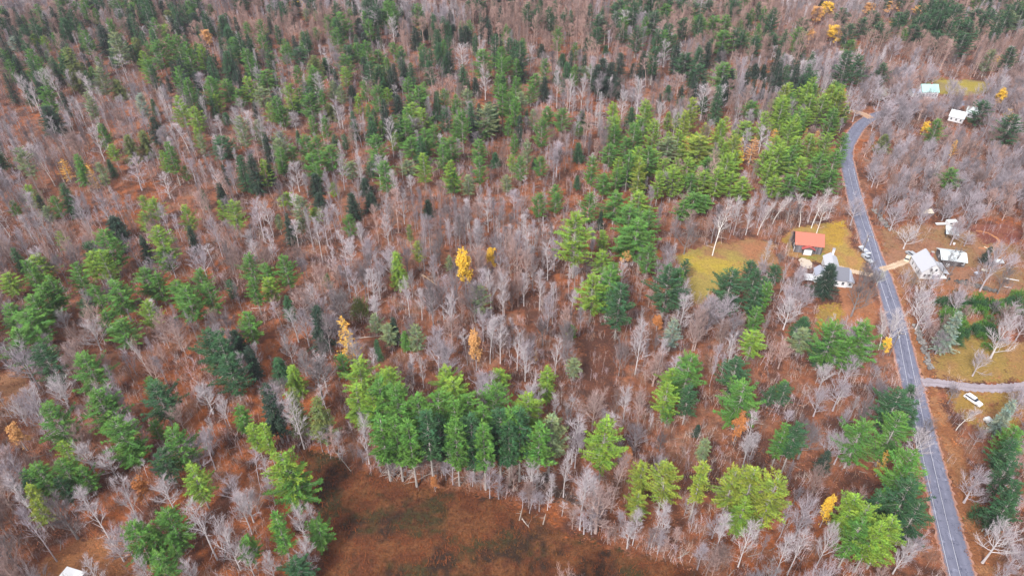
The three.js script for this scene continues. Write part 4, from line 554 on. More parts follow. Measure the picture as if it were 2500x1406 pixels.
field(3, 0, [['P3', 30, 90, 90, 130], ['H4', 400, 0, 80, 60], ['P3', 270, 130, 110, 100], ['P3', 560, 60, 120, 100], ['P3', 790, 80, 120, 100], ['P3', 700, 130, 130, 110], ['P3', 830, 160, 120, 130], ['P3', 610, 170, 110, 130], ['P3', 980, 90, 120, 100], ['P3', 1090, 180, 120, 110], ['P3', 1160, 100, 130, 130], ['P3', 1300, 120, 120, 120], ['P3', 1400, 30, 160, 140], ['P3', 1480, 150, 150, 150], ['P3', 1450, 240, 150, 150], ['P3', 1550, 60, 130, 110], ['P3', 1640, 60, 110, 120], ['P3', 1760, 30, 140, 90], ['P3', 1350, 0, 120, 70], ['P3', 1250, 230, 130, 110], ['P5', 1780, 80, 140, 130], ['P5', 1650, 360, 90, 140], ['P3', 1800, 340, 110, 140], ['OK', 370, 70, 120, 110], ['OG', 450, 40, 110, 110], ['OG', 490, 210, 130, 120, 'round golden-orange tree beyond the far pines by the lavender wood'], ['OK', 320, 240, 80, 90], ['OK', 760, 40, 150, 80], ['OK', 930, 30, 160, 90], ['OK', 1110, 60, 140, 80], ['OK', 930, 155, 70, 70], ['OG', 1300, 0, 50, 40], ['P2', 240, 200, 110, 150], ['H3', 250, 300, 130, 130], ['P2', 620, 290, 90, 90], ['P3', 50, 240, 120, 120], ['P3', 600, 370, 150, 230, 'tall dark pine with a twin behind it near the dirt side road'], ['P3', 680, 400, 130, 180], ['P3', 860, 460, 100, 130], ['P1', 120, 700, 130, 170], ['P1', 240, 640, 100, 130], ['P1', 330, 690, 130, 170], ['P1', 420, 690, 120, 180], ['P2', 490, 790, 120, 180], ['P1', 150, 830, 90, 130], ['P1', 290, 790, 110, 140], ['LL', 60, 940, 90, 120], ['LL', 290, 930, 50, 90], ['LL', 370, 950, 50, 90], ['LL', 440, 920, 40, 80], ['P1', 230, 1000, 130, 170], ['P1', 100, 1060, 150, 200], ['P1', 30, 1150, 100, 180], ['P1', 330, 980, 130, 180], ['P1', 450, 970, 120, 190], ['P2', 575, 970, 90, 210], ['P2', 510, 1100, 130, 200], ['P2', 400, 1120, 140, 200], ['P1', 260, 1150, 140, 180], ['P2', 480, 1240, 130, 140], ['P2', 180, 1280, 130, 130], ['P2', 330, 1280, 130, 130], ['P1', 60, 1290, 120, 120], ['OO', 640, 675, 110, 120, 'orange-leaved tree beside the dirt side road at the bend'], ['P3', 1600, 735, 140, 150, 'dark layered pine overhanging the pale-roofed houses'], ['P2', 1260, 870, 110, 150], ['OG', 1160, 910, 60, 90], ['LL', 1385, 1020, 60, 120, 'pointed golden larch alone in the lavender brush east of the bend'], ['OG', 1715, 680, 80, 130], ['LL', 1780, 790, 90, 100], ['P3', 1810, 840, 170, 180], ['OG', 1680, 410, 50, 70], ['P2', 1360, 1230, 120, 120], ['Ho', 870, 980, 110, 120], ['Bb', 950, 280, 150, 170], ['Bb', 960, 650, 200, 150], ['Bb', 1270, 700, 150, 170], ['Bb', 1510, 570, 110, 190], ['Bb', 1370, 560, 110, 170], ['Va', 50, 330, 90, 110], ['Bb', 820, 1200, 150, 170], ['Va', 1260, 1170, 110, 200], ['Va', 720, 660, 100, 160], ['Bg', 850, 640, 150, 110]]);
field(0, 1, [['P2', 80, 60, 70, 60], ['P2', 380, 25, 90, 130], ['P5', 320, 100, 80, 90], ['P1', 420, 280, 80, 120], ['P1', 1030, 20, 70, 90], ['P1', 1100, 40, 110, 130], ['P1', 1030, 140, 90, 130], ['P1', 1140, 250, 170, 230], ['P2', 1180, 410, 130, 130], ['P1', 1340, 90, 100, 160], ['H4', 1370, 240, 80, 180], ['P1', 1600, 60, 80, 130], ['P1', 1685, 60, 120, 170], ['H4', 810, 170, 150, 160], ['H4', 1020, 310, 90, 190], ['H4', 870, 330, 60, 100], ['P2', 740, 280, 200, 220], ['P3', 640, 360, 130, 140], ['P1', 650, 440, 140, 160], ['H3', 80, 400, 80, 200], ['P2', 170, 490, 110, 200], ['P1', 250, 460, 170, 150], ['P1', 30, 590, 130, 130], ['P2', 290, 670, 180, 180], ['P2', 230, 750, 200, 180], ['P2', 50, 820, 160, 160], ['P2', 180, 870, 220, 180], ['P2', 110, 1000, 240, 220], ['P3', 280, 1120, 190, 230], ['P2', 600, 1180, 230, 230], ['P3', 595, 780, 90, 130], ['P2', 830, 650, 190, 200], ['P2', 760, 870, 150, 140], ['P2', 860, 930, 180, 150], ['P1', 1050, 790, 120, 160], ['P2', 1040, 550, 150, 180], ['P2', 1120, 590, 140, 160], ['P2', 1280, 650, 150, 150], ['P2', 1340, 690, 190, 200], ['P2', 1440, 560, 110, 130], ['P2', 1500, 660, 140, 180], ['P3', 1665, 640, 80, 110], ['P2', 1800, 450, 130, 160], ['P2', 1830, 620, 90, 190], ['P2', 1790, 870, 150, 190], ['P3', 1510, 1010, 220, 240], ['P3', 1600, 1060, 210, 230], ['P3', 1650, 1200, 200, 220], ['H4', 1700, 1000, 130, 180], ['H4', 1800, 1120, 120, 230], ['P2', 1080, 1350, 90, 90], ['Ba', 420, 870, 140, 150, 'white bare crown tucked against the green pine wall'], ['Ba', 640, 950, 280, 200], ['Vc', 1280, 990, 130, 220], ['Va', 1730, 1190, 120, 230], ['Ba', 390, 1345, 220, 180], ['Vb', 540, 60, 130, 240], ['Vb', 720, 20, 150, 260], ['Vb', 1380, 400, 160, 220], ['Vb', 1530, 170, 120, 300], ['Wa', 985, 1080, 70, 270], ['Vb', 920, 320, 120, 220], ['Vb', 100, 270, 120, 240], ['Vb', 900, 1130, 100, 200]]);
field(1, 1, [['P1', 215, 0, 100, 90], ['P5', 305, 20, 100, 190], ['P1', 420, 110, 90, 90], ['P5', 150, 160, 60, 100], ['H4', 215, 150, 90, 220], ['H4', 450, 0, 130, 100], ['H4', 690, 0, 120, 180], ['H4', 830, 0, 150, 110], ['H4', 1250, 50, 90, 120], ['P2', 670, 160, 90, 130], ['P5', 310, 180, 70, 100], ['Po', 1115, 235, 50, 130], ['Py', 1175, 350, 70, 150, 'slender yellow-green pine alone among bare grey stems'], ['H1', 1020, 430, 140, 240, 'lone dense green fir cone standing among bare trees at midwood'], ['P2', 60, 520, 110, 140], ['P2', 190, 460, 130, 200], ['P1', 80, 630, 140, 130], ['P5', 510, 590, 50, 110], ['OG', 1520, 450, 115, 290, 'golden aspen with a ragged hanging crown among silver stems'], ['OG', 1715, 430, 80, 150, 'small golden tree beside the ragged golden aspen, nearer the road'], ['LL', 630, 900, 160, 320, 'big golden larch beside the dark round hemlock'], ['OK', 1600, 1040, 90, 260], ['H4', 430, 820, 170, 300, 'blackish round-headed hemlock beside the big golden larch'], ['H3', 215, 750, 90, 170], ['Uo', 745, 790, 130, 130, 'round olive bush-like conifer in the leaf-strewn hollow'], ['H4', 1000, 910, 70, 190, 'narrow blue-black spruce spire in the green thicket'], ['H2', 1080, 1010, 70, 150], ['P5', 960, 960, 110, 130], ['P5', 860, 890, 90, 110], ['P5', 1410, 460, 60, 90], ['P5', 1640, 680, 130, 170], ['H3', 875, 1070, 60, 150], ['H3', 150, 1210, 150, 150], ['H1', 250, 1260, 150, 200], ['P1', 740, 1220, 200, 200], ['P1', 960, 1280, 170, 170], ['P1', 1380, 1280, 160, 150], ['P2', 620, 1180, 110, 130], ['P1', 1780, 1300, 140, 110], ['P5', 1160, 970, 120, 150], ['Va', 1690, 30, 140, 260], ['Va', 1060, 10, 120, 220], ['Va', 940, 150, 120, 240], ['Va', 830, 560, 130, 270], ['Va', 880, 590, 130, 190], ['Ba', 390, 660, 130, 180, 'white tangled bare crown above the dark round hemlock'], ['Va', 1710, 560, 140, 350], ['Va', 1800, 600, 150, 330], ['Va', 1410, 740, 160, 320], ['Va', 1190, 700, 110, 230], ['Va', 1090, 640, 120, 270], ['Ba', 460, 1200, 230, 220], ['Va', 1780, 900, 160, 350], ['Va', 1700, 870, 100, 380], ['Va', 60, 60, 130, 270], ['Vb', 540, 60, 120, 280], ['Va', 420, 180, 90, 330], ['Vb', 700, 560, 150, 250], ['Va', 840, 1140, 90, 200]]);
field(2, 1, [['P2', 200, 0, 100, 150], ['P2', 320, 0, 90, 120], ['P2', 570, 0, 120, 180], ['P2', 760, 0, 180, 160], ['P1', 940, 0, 170, 150], ['P2', 870, 100, 200, 170], ['P2', 1010, 130, 150, 160], ['P2', 920, 210, 240, 220], ['P2', 1010, 370, 130, 180], ['P2', 840, 310, 150, 130], ['P2', 1340, 0, 170, 110], ['P2', 1260, 60, 110, 120], ['P2', 1420, 20, 150, 80], ['H4', 655, 130, 50, 140], ['P1', 475, 150, 220, 330, 'very tall bright green pine with long pale trunk beside the dark leafy gully'], ['P1', 670, 280, 90, 130], ['P1', 660, 430, 130, 130], ['P3', 1280, 480, 70, 120], ['P3', 1160, 540, 220, 260, 'big dark pine at the near edge of the yellow lawn'], ['P1', 600, 600, 180, 240], ['P2', 720, 570, 200, 250], ['P3', 800, 660, 200, 280], ['P3', 1620, 570, 240, 240, 'broad dark pine between the yellow lawn and the farmhouse thicket'], ['P3', 1760, 500, 110, 100], ['P3', 1790, 560, 110, 130], ['P3', 1800, 690, 150, 170], ['P3', 1860, 620, 100, 170], ['P2', 1800, 840, 120, 140], ['P1', 1780, 1010, 150, 150], ['P2', 440, 970, 60, 80], ['P1', 260, 1280, 110, 130], ['P5', 455, 1210, 100, 110], ['P6', 1190, 930, 120, 160, 'sage-grey conifer beside an orange leafy shrub below the lawn'], ['P1', 1180, 1300, 150, 120], ['P2', 1310, 1190, 220, 240], ['P3', 1660, 1210, 180, 200], ['OK', 835, 450, 100, 90], ['OO', 1070, 920, 80, 90], ['LL', 175, 1140, 30, 90], ['Wa', 1545, 90, 150, 370, 'white birch leaning over the far edge of the yellow lawn'], ['Wa', 1860, 60, 90, 250], ['Va', 1680, 50, 110, 260], ['Va', 1770, 60, 110, 250], ['B6', 270, 730, 130, 280, 'silver-grey crown like frost among the bare stems at midwood'], ['Va', 960, 930, 200, 400], ['Va', 90, 590, 110, 240], ['Vc', 960, 600, 120, 180], ['Va', 1640, 1030, 130, 260], ['Va', 100, 1120, 130, 260], ['Va', 330, 1060, 120, 280], ['Va', 270, 360, 140, 280], ['Bd', 1300, 220, 200, 230], ['Va', 820, 510, 130, 180], ['Va', 40, 1000, 140, 300], ['Va', 1110, 1080, 120, 240], ['Va', 310, 640, 110, 320], ['Va', 210, 560, 100, 300]]);
field(3, 1, [['P3', 70, 530, 110, 100], ['P2', 10, 650, 80, 200], ['H4', 475, 515, 170, 220, 'dark spruce covering the front of the white farmhouse'], ['H3', 275, 910, 140, 130], ['P5', 270, 1000, 140, 130], ['P2', 510, 950, 240, 250], ['P2', 720, 950, 230, 250], ['P3', 430, 1080, 160, 150], ['P2', 620, 1080, 160, 170], ['OG', 885, 1085, 70, 100, 'golden bush at the foot of the roadside utility pole'], ['H6', 1410, 870, 150, 270, 'grey-green spruce leaning into the juniper thicket'], ['H4', 1640, 390, 70, 110, 'small dark spruce among clutter in the east yard'], ['OG', 1850, 1260, 110, 130, 'golden round bush at the edge of the east field'], ['P2', 130, 1370, 80, 80], ['Bd', 780, 470, 200, 440, 'tall bare tree by the road with dark trunk nearest the farmhouse'], ['Bd', 820, 550, 120, 250], ['Vd', 1355, 420, 120, 240], ['Vd', 1420, 420, 110, 230], ['Ba', 1060, 250, 180, 160], ['Bb', 980, 60, 150, 220], ['Bb', 830, 20, 150, 220], ['Bb', 1180, 90, 160, 200], ['Vd', 1110, 570, 90, 150], ['Vd', 1215, 560, 80, 150], ['Ba', 1000, 870, 240, 260, 'white bare tree reaching over the road from the stone wall'], ['Ba', 1160, 690, 200, 200], ['Ba', 1180, 790, 200, 210], ['Bb', 1730, 380, 260, 340], ['Bd', 1800, 520, 120, 220], ['Bc', 1430, 170, 110, 190], ['Bb', 1600, 1160, 170, 180, 'small dark bare tree alone in the east field'], ['Ba', 1820, 880, 200, 330], ['Wa', 300, 20, 110, 230], ['Wa', 90, 30, 110, 200], ['Wa', 400, 0, 120, 260], ['Wa', 440, 40, 130, 260], ['Bb', 290, 690, 200, 190], ['Ba', 190, 760, 180, 240], ['Bd', 110, 440, 90, 80], ['Bg', 1010, 560, 110, 120], ['Bb', 1480, 300, 130, 90], ['Wa', 920, 900, 120, 250], ['Bb', 640, 1180, 170, 200], ['Ba', 450, 1240, 160, 200], ['Bb', 1560, 560, 80, 120]]);
field(0, 2, [['P2', 340, 150, 210, 240], ['P2', 690, 50, 210, 240], ['P2', 830, 270, 240, 240], ['P2', 910, 400, 170, 150], ['P3', 1120, 0, 230, 210], ['P2', 1250, 330, 210, 240], ['P3', 1150, 490, 150, 190], ['P2', 1110, 270, 90, 120], ['P1', 1390, 610, 180, 210], ['P2', 1740, 170, 110, 170], ['P1', 1830, 290, 110, 190], ['P1', 440, 430, 120, 150], ['P2', 250, 590, 190, 180], ['P3', 160, 640, 140, 150], ['P2', 430, 560, 160, 180], ['P2', 580, 610, 140, 140], ['P3', 410, 690, 120, 140], ['Py', 190, 740, 90, 160], ['Py', 240, 850, 120, 150], ['P2', 950, 1030, 210, 210], ['P2', 1070, 1050, 120, 180], ['P2', 1200, 920, 220, 210], ['P2', 1230, 1120, 100, 130], ['P2', 1130, 1250, 200, 180], ['P2', 1780, 1120, 130, 160], ['OO', 1000, 740, 130, 150], ['OO', 1150, 1170, 120, 120, 'fiery orange shrub wedged between two green pines'], ['OK', 90, 330, 110, 160], ['Ba', 1470, 0, 220, 220], ['Ba', 400, 0, 260, 200], ['Ba', 560, 430, 190, 220], ['Ba', 740, 490, 250, 200], ['Ba', 80, 130, 200, 180], ['Va', 560, 760, 190, 420], ['Va', 840, 700, 200, 320], ['Va', 1370, 830, 230, 460], ['Ba', 1580, 960, 230, 400], ['Va', 1720, 800, 150, 300], ['Ba', 780, 1100, 160, 200], ['Ba', 980, 1260, 150, 200], ['Ba', 1330, 1280, 160, 200], ['Ba', 1760, 1180, 150, 230], ['Bc', 1260, 150, 180, 200], ['Vb', 1450, 330, 130, 300], ['Vb', 1800, 480, 130, 300], ['Va', 30, 660, 150, 420], ['Vb', 120, 900, 150, 400], ['Vb', 830, 30, 130, 280]]);
field(1, 2, [['H4', 60, 0, 180, 400, 'blackish hemlock behind silver bare stems by the meadow corner'], ['Ho', 430, 100, 160, 330], ['Ho', 250, 20, 120, 350], ['P1', 40, 300, 100, 220], ['P1', 180, 500, 230, 300], ['P2', 250, 640, 260, 200], ['P2', 440, 1010, 180, 130], ['P2', 130, 950, 120, 300], ['P1', 130, 1000, 90, 130], ['P1', 720, 0, 180, 280], ['P2', 900, -30, 240, 330], ['P2', 1020, 20, 210, 360], ['P2', 1000, 240, 180, 330], ['P2', 1320, 60, 240, 330], ['P3', 1330, 250, 190, 280], ['P2', 1540, 80, 220, 300], ['P3', 1570, 240, 190, 330], ['P2', 1750, 0, 230, 300], ['P3', 1780, 200, 190, 330], ['P1', 1440, -20, 230, 180], ['OO', 1300, 700, 60, 90], ['P3', 280, 1290, 190, 130], ['Va', 240, 80, 210, 400, 'silvery bare tree standing before the blackish hemlock by the meadow'], ['Vb', 110, 0, 190, 420], ['Ba', 280, 880, 160, 260], ['Ba', 330, 1130, 190, 230], ['Ba', 60, 660, 130, 230], ['Ba', 60, 1230, 140, 200], ['Va', 760, 250, 160, 340], ['Va', 480, 0, 110, 350]]);
field(2, 2, [['P1', 120, 90, 220, 230], ['P3', 60, 200, 170, 360], ['P5', 290, 230, 210, 300], ['P1', 260, 0, 110, 90], ['P1', 690, 270, 220, 320, 'single tall pine with pale bare lower trunk at the meadow wood edge'], ['P1', 1150, 0, 150, 200], ['P3', 1310, 20, 140, 190], ['P2', 1150, 160, 80, 110], ['P2', 1710, 0, 270, 230], ['P5', 1420, 410, 90, 130], ['OO', 1670, 270, 130, 170, 'rust-orange leafy tree in the brown brush between meadow and road'], ['H4', 1365, 300, 60, 80], ['Py', 960, 580, 160, 190], ['Py', 930, 800, 140, 150], ['Py', 1150, 570, 180, 270], ['Py', 1410, 580, 130, 290], ['Py', 1640, 630, 210, 220], ['Py', 1790, 620, 210, 300], ['P1', 1710, 860, 170, 200], ['OO', 860, 480, 70, 130], ['Va', 470, 170, 170, 420, 'lavender bare tree with drooping crown behind the meadow pines'], ['Va', 540, 640, 170, 430], ['Va', 610, 720, 140, 350], ['Vc', 790, 480, 120, 500], ['Va', 330, 80, 110, 240], ['Ba', 160, 550, 170, 260], ['Va', 400, 500, 150, 330], ['Va', 1090, 860, 150, 340], ['Va', 1140, 880, 150, 320], ['Va', 930, 920, 120, 260], ['Va', 1580, 950, 150, 330], ['Va', 1770, 1020, 200, 320], ['Va', 850, 20, 150, 260], ['Vc', 960, 40, 150, 300], ['Va', 1820, 190, 120, 390]]);
field(3, 2, [['P3', 140, 0, 110, 120], ['P3', 40, 20, 90, 110], ['P2', 140, 300, 120, 220], ['P3', 240, 280, 130, 260], ['P3', 980, 60, 250, 220], ['P3', 1070, 10, 90, 150], ['P2', 980, 230, 230, 260], ['P3', 1070, 180, 110, 170], ['P2', 720, 270, 230, 240], ['LL', 890, 490, 80, 170, 'narrow golden larch tucked between roadside pines'], ['P2', 1080, 510, 260, 310], ['P3', 1070, 720, 270, 250], ['P3', 1120, 880, 220, 210], ['P3', 830, 810, 170, 180], ['P1', 660, 820, 200, 240], ['P1', 760, 880, 200, 260], ['P2', 700, 1000, 190, 240], ['P1', 830, 1020, 190, 250], ['P1', 940, 980, 200, 260], ['OG', 475, 850, 75, 200, 'bright yellow little tree beside the big bright roadside pines'], ['H4', 450, 490, 100, 150, 'small blackish conifer alone on rusty leaves'], ['Py', 80, 680, 250, 320], ['P2', 1830, 320, 170, 190], ['P3', 1810, 420, 140, 200], ['P3', 1800, 560, 150, 210], ['P3', 1840, 720, 140, 240], ['P3', 1790, 840, 170, 190], ['P3', 1740, 900, 130, 130], ['H6', 1810, 120, 120, 230], ['U3', 1590, 930, 150, 90], ['Ba', 1740, 1010, 290, 300, 'broad white bare tree across the road from the big roadside pines'], ['Ba', 1200, 330, 190, 230, 'white bare crown hanging over the asphalt road between pines'], ['Bb', 1330, 0, 200, 230], ['Wa', 1490, 150, 110, 190, 'forked white birch leaning near the parked old cars'], ['Bb', 1600, 620, 220, 250], ['Bd', 1440, 250, 150, 250], ['Bb', 340, 800, 220, 350], ['Bb', 420, 20, 160, 220], ['Wa', 570, 0, 90, 150], ['Ba', 1070, 1140, 160, 250], ['Ba', 520, 1000, 130, 330], ['Bg', 1660, 950, 130, 130], ['Va', 180, 1100, 160, 330], ['Va', 300, 1050, 170, 350]]);
field(3, 0, [['Bb', 790, 720, 150, 170], ['Bb', 900, 720, 150, 160], ['Bb', 1010, 680, 150, 170], ['Bb', 1090, 700, 130, 160], ['Bb', 1200, 690, 130, 160], ['Vb', 760, 640, 120, 190], ['Vb', 1430, 640, 110, 190], ['Vb', 1560, 640, 110, 190], ['Va', 1640, 560, 110, 200], ['Bb', 1330, 640, 120, 160], ['Vb', 830, 560, 120, 190], ['Vb', 1090, 600, 110, 190]]);
field(1, 2, [['P2', 1180, 90, 190, 330], ['P2', 1440, 130, 170, 320], ['P2', 1660, 160, 170, 320], ['P1', 840, 60, 160, 270], ['Vd', 1180, 470, 150, 240], ['Vb', 1420, 520, 130, 220], ['Vd', 950, 520, 140, 190], ['Vb', 1700, 600, 150, 240]]);
field(1, 2, [['P2', 900, 240, 170, 330], ['P2', 1110, 280, 160, 330], ['P3', 1240, 210, 160, 360], ['P2', 1450, 260, 170, 340], ['P2', 1660, 290, 160, 340], ['P3', 1850, 270, 160, 330]]);
field(2, 2, [['P2', 0, 180, 170, 360], ['P2', 200, 300, 160, 330]]);
// the juniper and pine seedling thicket in the east field
for (const [x, y, w] of [[2312, 730, 26], [2336, 726, 24], [2360, 738, 24], [2384, 736, 26], [2408, 742, 28], [2428, 752, 26], [2452, 750, 26], [2476, 742, 30], [2492, 728, 34], [2318, 752, 26], [2306, 775, 24], [2326, 778, 28], [2308, 800, 26], [2330, 806, 28], [2316, 828, 26], [2338, 836, 24], [2352, 760, 22], [2400, 760, 20], [2372, 752, 20], [2404, 796, 26], [2424, 792, 12], [2440, 784, 11], [2378, 812, 24], [2398, 822, 22], [2420, 822, 26], [2414, 838, 18], [2412, 776, 18], [2456, 766, 16], [2322, 740, 24], [2346, 744, 24], [2374, 744, 24], [2396, 750, 22], [2440, 760, 24], [2466, 758, 24], [2314, 762, 26], [2338, 772, 24], [2322, 790, 26], [2342, 790, 24], [2326, 816, 26], [2346, 820, 22], [2388, 802, 22], [2410, 808, 22], [2484, 752, 24], [2302, 744, 24]]) { const g = at(x, y + 8), W = 1.3 * w / F * g.d; plant('U', (x * 7 + y) % 4 ? '3' : '2', g.x + hash2(x, y) * 2 - 1, g.z + hash2(y, x) * 2 - 1, W * (0.5 + 0.6 * hash2(x, y + 3)), W * (0.65 + 0.6 * hash2(x + 5, y)), ++serial); }
// what the photograph shows uncovered stays in view: a scattered tree that would stand before a listed one is mostly left out
const cover = new Map();
function keepClear(m) { for (let a = Math.floor((m.x - m.w / 2) / 40); a <= Math.floor((m.x + m.w / 2) / 40); a++) for (let b = Math.floor(m.y / 40); b <= Math.floor((m.y + m.h) / 40); b++) { const k = a + ',' + b; if (!cover.has(k)) cover.set(k, []); cover.get(k).push(m); } }
for (const t of trees) if (t.mark) keepClear(t.mark);
for (const [x, y, w, h] of [[1974, 565, 82, 62], [2030, 632, 84, 74], [2265, 620, 78, 66], [2325, 606, 74, 44], [2320, 552, 36, 36], [2262, 514, 30, 10], [2258, 206, 66, 34], [2330, 264, 48, 32], [2375, 266, 40, 26], [2218, 612, 26, 28], [2376, 958, 34, 36], [2422, 1014, 28, 40], [2045, 545, 60, 80], [1750, 600, 150, 80], [2100, 705, 60, 70], [2330, 195, 120, 32], [2400, 560, 60, 30], [2385, 800, 130, 60], [2400, 870, 180, 60]]) keepClear({ x, y, w, h, z: -at(x, y + h).z, sure: true });
keepClear({ x: 150, y: 1372, w: 70, h: 40, z: 110, sure: true });
for (let i = 0; i < 160; i++) { const p = ways[0].pts[i], q = toPixel(p.x, 0, p.z); if (q.y > 300 && q.y < 1440) keepClear({ x: q.x, y: q.y - 14, w: 14 / q.d * F, h: 28, z: -p.z + 2, sure: true }); }
function hides(X, Zf, H, p) { for (const f of [0.55, 0.75, 0.95]) { const q = toPixel(X, H * f, -Zf); for (const m of cover.get(Math.floor(q.x / 40) + ',' + Math.floor(q.y / 40)) ?? []) if (m.z > Zf + 1.5 && Math.abs(q.x - m.x) < m.w * 0.5 && q.y > m.y && q.y < m.y + m.h) return m.sure || p < 0.85; } return false; }
// ---------------------------------------------------------------- the rest of the wood
for (const k of ['meadow', 'lawn', 'yard', 'leafYard', 'churchLawn', 'eastField', 'glade', 'goldGrass', 'eastLeaves']) forbid.push(Z[k]);
const openYard = [Z.eastYard, Z.eastGrass, Z.bank, Z.gully, Z.leafCorner, Z.redBrush];
{ // small evergreens between the ones listed, in the belts where the photograph is green; with the small pines they make one wood
  const belts = [[poly([0, 90], [330, 0], [520, 50], [640, 150], [720, 340], [480, 300], [330, 190], [120, 330], [0, 330]), 1.0, 'H4H3P2H4P3'], [poly([650, 130], [900, 60], [1330, 130], [1480, 200], [1500, 330], [1150, 430], [820, 420], [700, 330]), 0.88, 'P2H4P3H3P2'], [poly([1480, 0], [1870, 0], [1900, 170], [1850, 250], [1500, 120]), 0.55, 'P3P3P2H3P3'], [poly([1480, 340], [1640, 330], [1830, 370], [1900, 280], [2050, 240], [2075, 440], [1850, 475], [1620, 530], [1500, 470]), 0.62, 'P1PyP1P1P2', 1], [poly([2050, 50], [2510, -5], [2510, 115], [2350, 140], [2060, 120]), 0.6, 'P3P3P3P2P3'], [poly([1430, 140], [1620, 155], [1880, 110], [2000, 170], [1960, 290], [1700, 310], [1460, 260]), 0.35, 'H4H3H4P3H4'], [poly([0, 600], [130, 600], [420, 700], [700, 700], [700, 780], [400, 800], [0, 900]), 0.1, 'P2P2P3P1P2'], [poly([700, 420], [1400, 420], [1450, 520], [700, 520]), 0.22, 'P2P1H3P5P2'], [poly([-10, 330], [700, 330], [700, 600], [-10, 600]), 0.12, 'P2P5H4P1H3'], [poly([560, 20], [1480, -10], [1480, 130], [900, 60], [650, 130]), 0.25, 'H4P3H3P3H4'], [poly([1450, 640], [1650, 660], [1650, 800], [1450, 800]), 0.1, 'P2P3P2P3P2']];
  const r = rng(61), cell = 6.4, base = trees.filter((t) => 'PHL'.includes(t.kind));
  for (let z = 120; z < 620; z += cell) { const half = 0.8 * (z * CP + EYE * SP) + 20; for (let x = -half; x < half; x += cell) {
    const X = x + r() * cell, Zf = z + r() * cell, a = r(), b = r(), c = r(), q = Math.floor(r() * 5), belt = belts.find(([P]) => inside(P, X, Zf));
    if (!belt || a > belt[1] * 1.35 * (belt[3] ?? Math.min(1.1, Math.max(0.03, (fbm(X / 24 + 77, Zf / 24, 3) - 0.4) * 5.5))) || wayDist(X, Zf) < 3) continue;
    if (base.some((t) => Math.hypot(t.x - X, -t.z - Zf) < 2.6)) continue;
    const code = belt[2].slice(q * 2, q * 2 + 2), H = code[0] === 'H' ? 10 + 12 * b : 12 + 12 * b; if (hides(X, Zf, H, c)) continue; const t = plant(code[0], code[1], X, -Zf, H, H * (0.27 + 0.14 * c), ++serial); t.fill = true; t.size *= 0.3; base.push(t);
  } }
}
const grid = new Map(), gk = (x, z) => Math.floor(x / 8) + ',' + Math.floor(z / 8);
for (const t of trees) { const k = gk(t.x, -t.z); if (!grid.has(k)) grid.set(k, []); grid.get(k).push(t); }
function crowd(x, z) { let c = 0, near = 99; for (let a = -1; a <= 1; a++) for (let b = -1; b <= 1; b++) for (const t of grid.get((Math.floor(x / 8) + a) + ',' + (Math.floor(z / 8) + b)) ?? []) { const d = Math.hypot(t.x - x, -t.z - z); near = Math.min(near, d); if ('PH'.includes(t.kind)) c++; } return [near, c]; }
const houses = [[1975, 600, 11], [2035, 672, 15], [2268, 655, 11], [2325, 630, 10], [2322, 570, 5], [2268, 228, 10], [2332, 285, 11], [2375, 280, 11], [152, 1410, 7], [2376, 980, 5], [2423, 1040, 5], [2224, 628, 5]].map(([x, y, r]) => { const g = at(x, y); return [g.x, -g.z, r]; });
const clear = (x, z) => forbid.some((P) => inside(P, x, z)) || houses.some(([a, b, r]) => Math.hypot(a - x, b - z) < r);
const rest = [];
{
  const r = rng(77), cell = 4.5;
  for (let z = 62; z < 700; z += cell) { const half = Math.min(540, 0.80 * (z * CP + EYE * SP) + 50); for (let x = -half; x < half; x += cell) {
    const X = x + r() * cell, Zf = z + r() * cell, a = r(), b = r(), c = r(), dd = r();
    if (wayDist(X, Zf) < 2.5 || clear(X, Zf)) continue;
    const p = toPixel(X, 0, -Zf), [near, con] = crowd(X, Zf); if (near < 1.6) continue;
    let den = 0.9; if (con > 0) den *= 0.65; if (con > 2) den *= 0.5;
    if (p.x > 2090 && p.y < 560) den = 1; if (p.x > 1650 && p.y < 330) den = 1; if (p.y < 130) den = 1;
    if (openYard.some((P) => inside(P, X, Zf))) den *= 0.12;
    den *= 0.65 + 0.7 * fbm(X / 22, Zf / 22, 2);
    if (a > den) continue;
    const young = fbm(X / 30 + 40, Zf / 30, 2), H = (young > 0.5 ? 7.5 : 11) + 11 * b * (0.5 + 0.5 * c), hue = fbm(X / 40 + 9, Zf / 40 + 30, 2) + (c - 0.5) * 0.5;
    const east = p.x > 2095 && p.y > 200, h2 = east ? (p.y < 345 ? 10 + 5 * b : 6 + 7 * b) : H; if (hides(X, Zf, h2, dd)) continue;
    rest.push({ X, Zf, east, broad: p.y > 640 && c > 0.4, H: h2, W: east ? h2 * (0.45 + 0.3 * dd) : p.y > 640 && c > 0.4 ? H * (0.36 + 0.34 * dd) : Math.max(2.3, H * (0.19 + 0.32 * dd * dd)), tone: Zf > 430 && fbm(X / 45 + 60, Zf / 45, 2) + (dd - 0.5) * 0.3 > 0.47 ? 'r' : east ? (c < 0.7 ? 'b' : 'c') : a / den > 0.82 ? 'd' : hue < 0.42 ? 'a' : hue < 0.66 ? 'b' : 'c', seen: p.x > -40 && p.x < 2540 && p.y < 1460 && toPixel(X, H, -Zf).y > -20, size: H / p.d * (0.8 + 0.4 * r()) });
  } }
}
